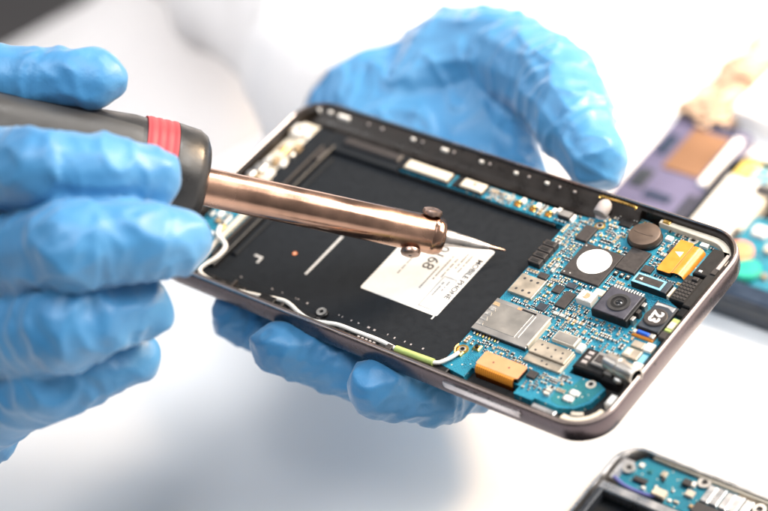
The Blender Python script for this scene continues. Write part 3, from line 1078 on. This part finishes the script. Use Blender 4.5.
t_end, t_col = tpx(441), tpx(204)
mb = MB()
mb.lathe(T, ax, [(0, .12), (.5, .34), (4.2, .62), (4.9, .76)], M['screw'], 32)
mb.lathe(T, ax, [(4.9, .78), (5.0, .8), (9.0, 1.42), (t_end - 2.5, 2.2), (t_end + 3, 2.35)], M['tip'], 32)
ipart(mb, 'tip')
mb = MB()
mb.lathe(T, ax, [(t_end + 1.2, 2.3), (t_end + .2, 2.8), (t_end - .2, 4.5), (t_end + .3, 5.0), (t_end + 1.4, 5.22), (t_end + 3.0, 5.28), (t_end + 3.2, 5.15), (t_end + 3.6, 5.2), (t_col + 4, 5.1)], M['copper'], 56)
barrel = ipart(mb, 'barrel', angle=50)
upv = (-DOWN - ax * (-DOWN).dot(ax)).normalized()
sidev = ax.cross(upv)
for sgn, px_, tilt in ((1, 427, -.25), (-1, 413, .35)):
    tt = tpx(px_)
    base = T + ax * tt
    d = (upv * sgn - FWD * (.25 if sgn > 0 else .35)).normalized()
    d = (d - ax * d.dot(ax)).normalized()
    mb = MB()
    mb.lathe(base + d * 4.6, d, [(0, 1.3), (.9, 1.3), (.95, 2.6), (1.5, 2.75), (2.2, 2.5), (2.6, 1.6)], M['screw'], 28)
    mb.lathe(base + d * 7.1, d, [(0, .5), (.14, .5)], M['black'], 6)
    ipart(mb, 'set_screw', barrel)
th0, th1, th2 = tpx(202), tpx(167), tpx(135)
mb = MB()
tt = th0
mb.lathe(T, ax, [(tt + 3, 4.6), (tt + .6, 5.6), (tt - .3, 7.0), (tt + .2, 11.0), (tt + 1.4, 13.2), (tt + 3.5, 14.4), (th1, 15.0)], M['handle'], 64, True, True)
ipart(mb, 'collar', angle=50)
mb = MB()
pr = [(th1, 14.6)]
n_ = 4
for k in range(n_):
    a_ = th1 + (th2 - th1) * k / n_
    w = (th2 - th1) / n_
    pr += [(a_ + w * .1, 15.15), (a_ + w * .55, 15.15), (a_ + w * .65, 15.0), (a_ + w * .95, 15.0)]
pr += [(th2, 14.6)]
mb.lathe(T, ax, pr, M['red'], 64)
ipart(mb, 'red_band', angle=50)
mb = MB()
mb.lathe(T, ax, [(th2, 14.5), (th2 + 3, 14.7), (th2 + 12, 14.2), (th2 + 26, 13.2), (th2 + 45, 12.9), (th2 + 80, 13.2), (th2 + 105, 12), (th2 + 112, 9), (th2 + 114, 5), (th2 + 130, 3.4), (th2 + 132, 2.6)], M['handle'], 64)
hd = ipart(mb, 'handle', angle=50)
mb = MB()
hp = [(th2 + 1.2, 14.55), (th2 + 3, 14.7), (th2 + 12, 14.2), (th2 + 26, 13.2), (th2 + 45, 12.9), (th2 + 80, 13.2)]  # added shell that paints the highlight on the handle's viewer-facing side
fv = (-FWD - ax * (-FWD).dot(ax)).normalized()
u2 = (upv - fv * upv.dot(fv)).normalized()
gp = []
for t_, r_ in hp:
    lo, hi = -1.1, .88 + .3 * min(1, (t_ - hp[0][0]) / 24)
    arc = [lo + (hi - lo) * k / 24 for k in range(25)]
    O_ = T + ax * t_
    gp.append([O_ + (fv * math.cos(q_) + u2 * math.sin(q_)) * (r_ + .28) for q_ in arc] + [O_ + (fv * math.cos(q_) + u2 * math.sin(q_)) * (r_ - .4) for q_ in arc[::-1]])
mb.rings(gp, M['handleshine'])
part_ = ipart(mb, 'highlight_panel', hd, angle=50)
mb = MB()
q = T + ax * (th2 + 130)
mb.tube([q, q + ax * 40 + Vector((0, 0, -8)), q + ax * 90 + Vector((0, 0, -50)), q + ax * 130 + Vector((-10, -40, -120)), q + ax * 160 + Vector((-10, -90, -124))], 2.4, M['handle'], 12)
ipart(mb, 'power_cord')

# ================================================================== THE PERSON: coat, sleeves, two gloved hands
person = empty('person', on(330, -60, -HP), 'person in white lab coat and blue gloves, holding the opened phone and soldering iron', 'person')
PORG = on(330, -60, -HP)
_ico = bmesh.new()
bmesh.ops.create_icosphere(_ico, subdivisions=2, radius=1)
ICO = [v.co.copy() for v in _ico.verts]
_ico.free()


def hull(bm, spheres):
    b = bmesh.new()
    for p, r in spheres:
        for d in ICO:
            b.verts.new(Vector(p) + d * r)
    res = bmesh.ops.convex_hull(b, input=b.verts)
    dead = [v for v in b.verts if not v.link_faces]
    bmesh.ops.delete(b, geom=dead, context='VERTS')
    me = bpy.data.meshes.new('h')
    b.to_mesh(me)
    b.free()
    bm.from_mesh(me)
    bpy.data.meshes.remove(me)


def ridged(p):
    return 1 - abs(noise.noise(p)) * 2


def make_glove(groups, chains, label, voxel=.9, smooth=7, amp=1.3, crinkle=0.0):
    bm = bmesh.new()
    bones = []
    for g in groups:
        hull(bm, g)
    for ch in chains:
        for i in range(len(ch) - 1):
            hull(bm, [ch[i], ch[i + 1]])
            bones.append((Vector(ch[i][0]), Vector(ch[i + 1][0]), ch[i][1], i, len(ch) - 2))
    me = bpy.data.meshes.new('glove')
    bm.to_mesh(me)
    bm.free()
    o = bpy.data.objects.new('glove', me)
    col.objects.link(o)
    m = o.modifiers.new('r', 'REMESH')
    m.mode = 'VOXEL'
    m.voxel_size = voxel
    m = o.modifiers.new('s', 'SMOOTH')
    m.factor = .5
    m.iterations = smooth
    dg = bpy.context.evaluated_depsgraph_get()
    dg.update()
    me2 = bpy.data.meshes.new_from_object(o.evaluated_get(dg))
    bpy.data.objects.remove(o)
    n = len(me2.vertices)
    co = np.empty(n * 3)
    me2.vertices.foreach_get('co', co)
    co = co.reshape(-1, 3)
    no = np.empty(n * 3)
    me2.vertices.foreach_get('normal', no)
    no = no.reshape(-1, 3)
    best = np.full(n, 1e9)
    bt = np.zeros(n)
    bi = np.zeros(n, int)
    for k, (p, q, r, i, last) in enumerate(bones):
        P_, Q_ = np.array(p), np.array(q)
        D = Q_ - P_
        t = np.clip(((co - P_) @ D) / (D @ D), 0, 1)
        d = np.linalg.norm(co - P_ - t[:, None] * D, axis=1) - r
        w = d < best
        best[w] = d[w]
        bt[w] = t[w]
        bi[w] = k
    out = co.copy()
    for j in range(n):
        p, q, r, i, last = bones[bi[j]]
        t = bt[j]
        D = (q - p).normalized()
        c = Vector(co[j])
        along = (c - p).dot(D)
        perp = (c - p) - D * along
        # folds run round the finger near the joints, along and across elsewhere
        joint = math.exp(-((t * (q - p).length) / 7.0) ** 2) + math.exp(-(((1 - t) * (q - p).length) / 7.0) ** 2)
        if i == last:
            joint = math.exp(-((t * (q - p).length) / 7.0) ** 2)
        wv = noise.noise(c * .09) * 5
        f1 = ridged(perp * .045 + D * ((along + wv * 2.5) * .12) + Vector((bi[j] * 3.1, 0, 0)))
        f2 = ridged(perp * .06 + D * (along * .022) + Vector((7, 3, bi[j] * 1.7)))
        f3 = noise.noise(c * .045 + Vector((3, 9, 1)))
        wq0 = c + Vector((noise.noise(c * .06), noise.noise(c * .06 + Vector((5, 0, 0))), noise.noise(c * .06 + Vector((0, 5, 0))))) * 7
        f4 = ridged(wq0 * .05 + D * (along * .05) + Vector((1, bi[j] * 2.3, 4)))
        f5 = ridged(wq0 * .10 - D * (along * .06) + Vector((bi[j] * 1.3, 8, 2)))
        h = amp * ((max(f1, 0) ** 3) * (.04 + .96 * joint) * .8 + (max(f2, 0) ** 5) * .7 + (max(f4, 0) ** 4) * .75 + (max(f5, 0) ** 4) * .16 + f3 * .8 - .2)
        if crinkle:
            tipw = .1 + .9 * (i == last and c.y < 0)
            wq = c + Vector((noise.noise(c * .11), noise.noise(c * .11 + Vector((5, 0, 0))), noise.noise(c * .11 + Vector((0, 5, 0))))) * 5
            h += crinkle * tipw * (max(ridged(wq * .16 + D * (along * .12)), 0) ** 4 * .9 + max(ridged(wq * .3), 0) ** 3 * .3)
        out[j] = co[j] + no[j] * h
    ed = np.empty(len(me2.edges) * 2, int)
    me2.edges.foreach_get('vertices', ed)
    ed = ed.reshape(-1, 2)
    deg = np.bincount(ed.ravel(), minlength=n).astype(float)[:, None]
    for _ in range(2):
        acc = np.zeros_like(out)
        np.add.at(acc, ed[:, 0], out[ed[:, 1]])
        np.add.at(acc, ed[:, 1], out[ed[:, 0]])
        out = out * .5 + acc / deg * .5
    out = (out - np.array(PORG)) * S
    me2.vertices.foreach_set('co', out.ravel())
    me2.materials.clear()
    me2.materials.append(M['glove'])
    for p in me2.polygons:
        p.use_smooth = True
    me2.update()
    o = bpy.data.objects.new('glove', me2)
    o['label'] = label
    o.parent = person
    col.objects.link(o)
    return o


def pr_(px, d):
    return px * d / FPX


def c_(x, y, d, rpx):
    return (at(x, y, d), pr_(rpx, d))


# right hand, round the iron's handle (left of the photo)
thumb = [c_(-150, 110, 572, 46), c_(-70, 80, 562, 38), c_(10, 78, 552, 31), c_(58, 79, 551, 30), c_(98, 80, 550, 31)]
index = [c_(-140, 172, 585, 50), c_(-45, 166, 545, 42), c_(40, 169, 518, 40), c_(105, 170, 520, 36), c_(153, 178, 526, 29)]
middle = [c_(-150, 280, 600, 52), c_(-20, 264, 546, 47), c_(74, 246, 511, 46), c_(135, 242, 515, 40), c_(179, 242, 522, 33)]
ring = [c_(-160, 350, 605, 54), c_(-25, 346, 552, 47), c_(66, 326, 519, 45), c_(108, 316, 524, 38), c_(143, 307, 530, 32)]
pinky = [c_(-160, 425, 605, 50), c_(-35, 420, 562, 46), c_(46, 384, 534, 38), c_(92, 370, 537, 34), c_(128, 356, 540, 29)]
palm = [[c_(-150, 170, 575, 50), c_(-150, 400, 580, 55), c_(-300, 230, 610, 60), c_(-300, 420, 610, 60)],
        [c_(-18, 430, 572, 40), c_(-150, 400, 590, 55), c_(-160, 480, 600, 50)],
        [c_(-300, 230, 610, 60), c_(-300, 420, 610, 60), c_(-450, 330, 640, 85)],
        [c_(-150, 110, 572, 42), c_(-150, 170, 575, 50), c_(-300, 230, 610, 60)]]
make_glove(palm, [thumb, index, middle, ring, pinky], 'blue nitrile glove gripping the soldering iron handle', voxel=1.0)

# left hand, cradling the phone from below and behind
V = lambda x, y, z, r: (Vector((x, y, z)), r)
l_index = [V(12, 14, -46, 11), V(15.5, -9, -34, 9.4), V(16, -30.5, -21.5, 8.6), V(8.2, -42.3, -13.8, 8.3)]
l_middle = [V(-10, 10, -48, 11), V(-3, -19, -34, 9.6), V(-9, -35, -19.5, 8.6), V(-25.0, -43.5, -10.8, 8.0)]
l_ring = [V(-30, 8, -46, 10.5), V(-28, -16, -38, 9.4), V(-37, -29, -25, 8.8), V(-48, -35.5, -16, 7.6)]
l_pinky = [V(-46, 14, -40, 9.5), V(-50, -2, -34, 8.4), V(-55, -10, -26, 7.8), V(-60, -14, -19, 6.8)]
l_thumb = [V(-66, 82, -28, 18), V(-42, 89, -12, 15.5), V(-13, 77, -4, 13.2), V(3, 63.5, -3.2, 11.6), V(16.5, 54, -5, 9.6)]
CW = Vector((-85, 74, -38))
cd = Vector((-.84, .55, -.06)).normalized()
cx_ = cd.cross(Vector((0, 0, 1))).normalized()
cy_ = cx_.cross(cd)
cuff = [(CW + (cx_ * math.cos(k * PI / 8) + cy_ * math.sin(k * PI / 8)) * 27, 2.6) for k in range(16)]
waist = [(CW - cd * 24 + (cx_ * math.cos(k * PI / 6) + cy_ * math.sin(k * PI / 6)) * 22, 3) for k in range(12)]
l_palm = [cuff + waist,
          waist + [V(12, 14, -46, 11), V(-46, 14, -42, 10), V(-46, 86, -18, 14)],
          [(at(458, 60, 674), 18), V(-66, 82, -28, 18), V(-42, 89, -12, 16)] + waist[:4],
          [V(-66, 82, -28, 18), V(-46, 84, -18, 15), V(-12, 35, -40, 11), V(-46, 40, -40, 14)]]
make_glove(l_palm, [l_thumb, l_index, l_middle, l_ring, l_pinky], 'blue nitrile glove cradling the opened phone from below and behind', voxel=.8, crinkle=.55)


# coat sleeves and body
def sleeve(path, r0, r1, name, label, seed, parent):
    mb = MB()
    P = [Vector(p) for p in path]
    N, K = 60, 56
    rings = []
    x = None
    for i in range(N + 1):
        s = i / N * (len(P) - 1)
        k = min(int(s), len(P) - 2)
        f = s - k
        a, b, c, d = P[max(k - 1, 0)], P[k], P[k + 1], P[min(k + 2, len(P) - 1)]
        p = .5 * ((2 * b) + (c - a) * f + (2 * a - 5 * b + 4 * c - d) * f * f + (3 * b - a - 3 * c + d) * f ** 3)
        t = (P[k + 1] - P[k]).normalized()
        x = t.orthogonal().normalized() if x is None else (x - t * x.dot(t)).normalized()
        y = t.cross(x)
        r = r0 + (r1 - r0) * i / N
        ring = []
        for j in range(K):
            an = 2 * PI * j / K
            dv = x * math.cos(an) + y * math.sin(an)
            q = p + dv * r
            h = noise.noise(Vector((q.x * .012 + seed, q.y * .012, q.z * .012))) * 5 + ridged(Vector((q.x * .02, q.y * .02 + seed, q.z * .02))) ** 3 * 4
            ring.append(p + dv * (r + h * 1.6 * min(1, .4 + i / 10)))
        rings.append(ring)
    inner = [[(v - sum(rings[0], Vector()) / K) * .94 + sum(rings[0], Vector()) / K for v in rings[0]]]
    deep = [[(v - sum(rings[5], Vector()) / K) * .93 + sum(rings[5], Vector()) / K for v in rings[5]]]
    mb.rings(deep + inner + rings, M['cloth'], False, True)
    o = mb.build(name, parent, PORG, angle=80)
    o['label'] = label
    return o


# torso: a draped front behind the table edge
mb = MB()
K = 90
rings = []
for i, (x, y, d, w, dp) in enumerate(((150, 420, 880, 1150, 120), (230, 250, 890, 860, 115), (270, 160, 900, 720, 110), (345, 80, 905, 600, 105), (400, 0, 912, 500, 100), (435, -90, 925, 395, 95), (400, -250, 950, 420, 100), (400, -450, 985, 460, 105), (400, -620, 1020, 420, 95), (400, -700, 1040, 220, 60), (400, -730, 1045, 90, 40))):
    c = at(x, y, d)
    hx = RIGHT
    hy = Vector((FWD.x, FWD.y, 0)).normalized()
    hw = w / 2 * d / FPX
    ring = []
    for j in range(K):
        an = 2 * PI * j / K
        q = c + hx * (hw * math.cos(an)) + hy * (dp * math.sin(an))
        h = noise.noise(Vector((q.x * .014, q.y * .014, q.z * .004 + 4))) * 10 + ridged(Vector((q.x * .02 + 5, q.y * .02, q.z * .006))) ** 2 * 6
        dv = (q - c).normalized()
        ring.append(q + dv * h)
    rings.append(ring)
# refine between the rings
fine = []
for i in range(len(rings) - 1):
    for s in range(6):
        f = s / 6
        fine.append([a.lerp(b, f) for a, b in zip(rings[i], rings[i + 1])])
fine.append(rings[-1])
mb.rings(fine, M['cloth'])
coat = mb.build('lab_coat', person, PORG, angle=80)
coat['label'] = 'white lab coat front, soft folds'
sleeve([CW - cd * 4, CW + cd * 60, CW + cd * 130, CW + cd * 200 + Vector((0, 0, 20)), (-330, 240, 60), (-330, 340, 190)], 29.5, 58, 'sleeve', 'white coat sleeve of the hand holding the phone', 1.0, coat)
sleeve([at(-400, 320, 630), at(-560, 330, 670), at(-800, 330, 740), at(-1000, 200, 850), at(-900, -100, 1000)], 44, 66, 'sleeve', 'white coat sleeve of the hand holding the soldering iron', 5.0, coat)

# ================================================================== OTHER PHONES AND THINGS ON THE TABLE


def spare_phone(name, label, u0, u1, v0, v1, r, zb, frame_m, rim_m, th=7.5):
    O = ((u0 + u1) / 2, (v0 + v1) / 2, zb)
    root = empty(name, O, label, 'phone', 'spare opened phones lying on the table')
    zt_ = zb + th

    def rr_(d, z):
        return [(x, y, z) for x, y in rrect(u0 + d, u1 - d, v0 + d, v1 - d, max(r - d, 1), 8)]
    mb = MB()
    mb.rings([rr_(1.2, zb), rr_(0, zb + 1), rr_(0, zt_ - .8)], M[frame_m], True, False)
    mb.rings([rr_(0, zt_ - .8), rr_(.6, zt_), rr_(1.5, zt_), rr_(1.7, zt_ - 5)], M[rim_m], False, False)
    mb.prism(rrect(u0 + 1.8, u1 - 1.8, v0 + 1.8, v1 - 1.8, max(r - 2, 1), 8), zb + .6, zt_ - 4.6, M['blackmatte'])
    mb.build('frame', root, O)
    return root, O, zt_


# lower right, its board along the far end and its battery bay towards the viewer
u0, u1, v1 = 41.0, 116.0, 15.5
root, O, zt = spare_phone('opened_phone', 'opened phone on the table at lower right, teal board above an empty black bay', u0, u1, v1 - 146, v1, 9, -HP, 'navy', 'silver')
mb = MB()
mb.prism([(46.5, 2), (46.5, 8), (50, 13), (80, 13.2), (80, 9), (110, 9), (110, -18), (88, -18), (88, 0.5), (80, .5), (60, .5)][::-1], zt - 4.6, zt - 1.7, M['pcb'])
bd = mb.build('circuit_board', root, O)
rq = random.Random(5)
for (u, v, w, h, m, z) in ((50.2, 9.6, 1.5, 1.5, 'white', .6), (53.6, 8.8, 1.3, 1.3, 'pcbdark', .5), (52.8, 4.6, 4.2, 1.8, 'ink', .8), (57.8, 9.4, 1.7, 2.0, 'tan', .9), (58.6, 7.8, .9, 1.2, 'ink', .7), (55.0, 2.6, 1.2, 1.0, 'white', .6),
                           (60.6, 2.4, 4.0, 2.6, 'cream', 1.8), (60.6, 1.0, 4.2, 1.0, 'ink', 1.0), (65.2, 9.6, 2.4, 2.2, 'ink', 1.2), (67.2, 10.0, 1.2, 1.6, 'white', 1.0), (64.0, 2.0, 1.2, .9, 'white', .6), (66.0, 2.4, 1.6, .8, 'ceramicw', .6), (68.0, 6.6, 2.6, 2.2, 'ceramicw', .9),
                           (63.0, 5.6, .8, .8, 'tin', .5), (70.5, 3.0, 1.2, 1.2, 'ceramic', .6), (58.0, 4.6, .8, .8, 'white', .5)):
    mb = MB()
    mb.box(u - w / 2, u + w / 2, v - h / 2, v + h / 2, zt - 1.7, zt - 1.7 + z, M[m], .15)
    mb.build('chip', bd, O)
mb = MB()
mb.box(71, 85.5, 1.0, 5.4, zt - 4.6, zt - 1.0, M['ink'], .4)
mb.build('battery_connector', root, O)
mb = MB()
for k in range(5):
    mb.box(71.5 + k * 2.9, 74.1 + k * 2.9, 5.6, 12.0, zt - 4.6, zt - .8 + .25 * (k % 2), M['silver'], .3)
mb.build('shield', root, O)
for (x, y) in ((47.6, 7.0), (69.6, 12.0), (88.0, 10.5)):
    mb = MB()
    mb.ring(x, y, .9, 2.0, zt - 4.5, zt - .9, M['tin'])
    mb.cyl(x, y, .9, zt - 4.5, zt - 1.4, M['ink'])
    mb.build('screw_boss', root, O)
mb = MB()
mb.tube([(45.5, 2.2, zt - 1.2), (50, .8, zt - 1.2), (56, .5, zt - 1.1), (60, 1.1, zt - 1.0)], .5, M['violetwire'])
mb.build('cable', root, O)
mb = MB()
mb.box(43.2, 113, -3.4, -.2, zt - 4.6, zt - .9, M['silver'], .4)
mb.box(43.2, 45.4, -126, -3.4, zt - 4.6, zt - .6, M['slate'], .4)
mb.box(43.4, 49.0, 2.0, 10.5, zt - 4.6, zt - 1.9, M['silver'], .4)
mb.build('bracket', root, O)
mb = MB()
mb.box(45.4, 86, -100, -3.4, zt - 4.6, zt - 4.2, M['bay'])
mb.build('battery_bay', root, O)
mb = MB()
mb.box(52, 110, 13.0, 14.0, zt - 4.6, zt - .7, M['cream'], .2)
mb.build('corner_lining', root, O)

# right edge, behind the held phone
v0 = 76.5
root, O, zt = spare_phone('opened_phone', 'opened phone behind the held one, white panel, blue board with coral and green caps', 7.0, 150.0, v0, v0 + 62, 8, -HP, 'slate', 'slate', 9)
mb = MB()
mb.box(10, 24, v0 + 12, v0 + 52, zt - 4.6, zt - .6, M['white'], .6)
mb.box(24, 27, v0 + 30, v0 + 58, zt - 4.6, zt - .8, M['cream'], .5)
mb.build('white_panel', root, O)
mb = MB()
mb.box(27.2, 90, v0 + 10, v0 + 38, zt - 4.6, zt - 1.8, M['pcb'], .1)
bd = mb.build('circuit_board', root, O)
for (x, y, r, m, h) in ((31.6, 97.0, 4.4, 'coral', 2.2), (38.0, 90.5, 4.4, 'teal', 2.4)):
    mb = MB()
    mb.cyl(x, y, r, zt - 1.8, zt - 1.8 + h, M[m], b=.6)
    mb.build('round_cap', bd, O)
for (u, v, w, h, m, z) in ((25, 125, 7, 4.5, 'ink', 1.8), (20, 131, 5, 5, 'bluetape', 1.2), (14.5, 131.5, 6, 8, 'yellow', 1.6), (24, 135, 5, 6, 'yellow', 1.0), (33, 108, 5, 4, 'white', 1.4), (40, 102, 4, 3, 'cream', 1.5)):
    mb = MB()
    mb.box(u - w / 2, u + w / 2, v - h / 2, v + h / 2, zt - 4.6, zt - 1.0 + z * .6, M[m], .3)
    mb.build('chip', root, O)
rq = random.Random(9)
for k in range(26):
    u, v = rq.uniform(8.5, 62), rq.uniform(128.5, 136)
    if k > 13:
        u, v = rq.uniform(44, 88), rq.uniform(88, 113)
    w, h = rq.uniform(1.2, 4), rq.uniform(1.2, 3.5)
    mb = MB()
    mb.box(u - w / 2, u + w / 2, v - h / 2, v + h / 2, zt - 4.6, zt - 1.2 + rq.uniform(0, 1), M[rq.choice(['yellow', 'bluetape', 'ink', 'white', 'ceramic', 'slate', 'gold', 'pcb'])], .2)
    mb.build('chip', bd, O)
mb = MB()
mb.box(32, 150, v0 + 2.4, v0 + 9.5, zt - 4.6, zt - .7, M['navy'], .5)
mb.build('battery', root, O)

# violet panel with a brown patch and a pale strip
O = (-8, 132, -HP)
root = empty('screen_panel', O, 'violet blue screen panel with a brown patch lying behind the held phone', 'screen panel')
mb = MB()
mb.prism(rrect(-23.5, 5.4, 100, 152, 2.5, 6), -HP, -HP + 4.5, M['purple'], .5)
mb.build('panel', root, O)
mb = MB()
mb.box(-14.5, -.5, 125, 146.5, -HP + 4.5, -HP + 5.1, M['brown'], .2)
mb.build('brown_patch', root, O)
mb = MB()
mb.box(1.2, 4.2, 122, 147, -HP + 4.5, -HP + 6.2, M['card'], .4)
mb.build('pale_strip', root, O)
for (u, v, w, h, m) in ((-18, 118, 6, 9, 'slate'), (-8, 112, 10, 3, 'navy'), (-19, 136, 4, 10, 'navy'), (-7, 149.3, 14, 2, 'navy'), (2.6, 111, 2.4, 12, 'slate')):
    mb = MB()
    mb.box(u - w / 2, u + w / 2, v - h / 2, v + h / 2, -HP + 4.5, -HP + 5.0, M[m], .1)
    mb.build('patch', root, O)
# white card
O = (4, 172, -HP)
mb = MB()
mb.prism([(-6.0, 157), (30, 153), (36, 200), (-2, 203)], -HP, -HP + 9, M['card'], .6)
ob = mb.build('card_box', None, O)
top(ob, O, 'blank white flat box at the right edge behind the violet panel', 'box')
# beige crumpled strip
O = (-12, 175, -HP)
mb = MB()
path = [on(692, 122, -HP + 5), on(712, 104, -HP + 6), on(735, 82, -HP + 5), on(757, 62, -HP + 7), on(785, 36, -HP + 6), on(815, 8, -HP + 6)]
mb.tube(path, lambda t: 9.0 + 1.6 * noise.noise(Vector((t * 9, 1, 2))), M['foam'], 30)
bmesh.ops.subdivide_edges(mb.bm, edges=[e_ for e_ in mb.bm.edges if len(e_.link_faces) == 2], cuts=2, use_grid_fill=True)
for v in mb.bm.verts:
    k_ = v.co.copy()
    v.co += Vector((noise.noise(k_ * .13), noise.noise(k_ * .13 + Vector((9, 0, 0))), noise.noise(k_ * .13 + Vector((0, 9, 0))))) * 4.0
    v.co += Vector((noise.noise(k_ * .4), noise.noise(k_ * .4 + Vector((9, 0, 0))), noise.noise(k_ * .4 + Vector((0, 9, 0))))) * 2.6
for v in mb.bm.verts:
    v.co.z = -HP + .3 + max(0, v.co.z + HP + 4) * .4
ob = mb.build('crumpled_paper', None, O, angle=80)
top(ob, O, 'beige lumpy crumpled strip behind the white box at the upper right', 'crumpled paper')

# ================================================================== LIGHT, WORLD, CAMERA
w = bpy.data.worlds.new('World')
scene.world = w
w.use_nodes = True
t = w.node_tree
bg = t.nodes['Background']
tc = t.nodes.new('ShaderNodeTexCoord')
dt = t.nodes.new('ShaderNodeVectorMath')
dt.operation = 'DOT_PRODUCT'
key = Vector((.50, .75, .42)).normalized()
dt.inputs[1].default_value = key
t.links.new(tc.outputs['Generated'], dt.inputs[0])
cr = t.nodes.new('ShaderNodeValToRGB')
t.links.new(dt.outputs['Value'], cr.inputs['Fac'])
mp = t.nodes.new('ShaderNodeMapRange')
mp.inputs['From Min'].default_value = -1
mp.inputs['From Max'].default_value = 1
t.links.new(dt.outputs['Value'], mp.inputs['Value'])
t.links.new(mp.outputs['Result'], cr.inputs['Fac'])
e = cr.color_ramp.elements
e[0].position = 0.15
e[0].color = (.16, .16, .16, 1)
e[1].position = .9
e[1].color = (1.0, .99, .97, 1)
x = e.new(.5)
x.color = (.42, .42, .43, 1)
t.links.new(cr.outputs['Color'], bg.inputs['Color'])
bg.inputs['Strength'].default_value = .6


def area(name, loc, target, size, power, color):
    l = bpy.data.lights.new(name, 'AREA')
    l.shape = 'RECTANGLE'
    l.size, l.size_y = size[0] * S, size[1] * S
    l.energy = power
    l.color = color
    o = bpy.data.objects.new(name, l)
    p = Vector((loc[0], loc[1], loc[2] + HP)) * S
    q = Vector((target[0], target[1], target[2] + HP)) * S
    o.location = p
    o.rotation_euler = (q - p).to_track_quat('-Z', 'Y').to_euler()
    col.objects.link(o)
    return o


area('window_light', (640, 600, 560), (0, 30, -20), (640, 560), 14.0, (1, .95, .88))
area('rear_accent_light', (60, 606, 650), (-60, -20, 40), (300, 200), 4.5, (1, .98, .96))  # added lamp, placed to put highlights on the iron's handle and barrel
area('warm_lamp', (110, 270, 150), (10, 65, -20), (90, 60), 2.0, (1, .70, .42))
area('ceiling_softbox', (40, -150, 850), (-20, 0, 0), (560, 460), 6.8, (.97, .98, 1))

sl = area('coat_fill_light', (-650, -120, 520), (-290, 150, -20), (320, 320), .5, (1, .98, .97))  # added fill lamp out of view, there to brighten the coat
sl.data.spread = math.radians(60)

cam = bpy.data.cameras.new('camera')
co = bpy.data.objects.new('camera', cam)
col.objects.link(co)
R = Matrix((RIGHT, -DOWN, -FWD)).transposed().to_4x4()
R.translation = Vector((CAM.x, CAM.y, CAM.z + HP)) * S
co.matrix_world = R
cam.lens = 100
cam.sensor_width = 36
cam.sensor_fit = 'HORIZONTAL'
cam.clip_start = .01
cam.clip_end = 50
cam.dof.use_dof = True
cam.dof.focus_distance = .564
cam.dof.aperture_fstop = 6.4
scene.camera = co
scene.view_settings.view_transform = 'Standard'
scene.view_settings.look = 'None'
scene.view_settings.exposure = -.12
scene.view_settings.gamma = 1
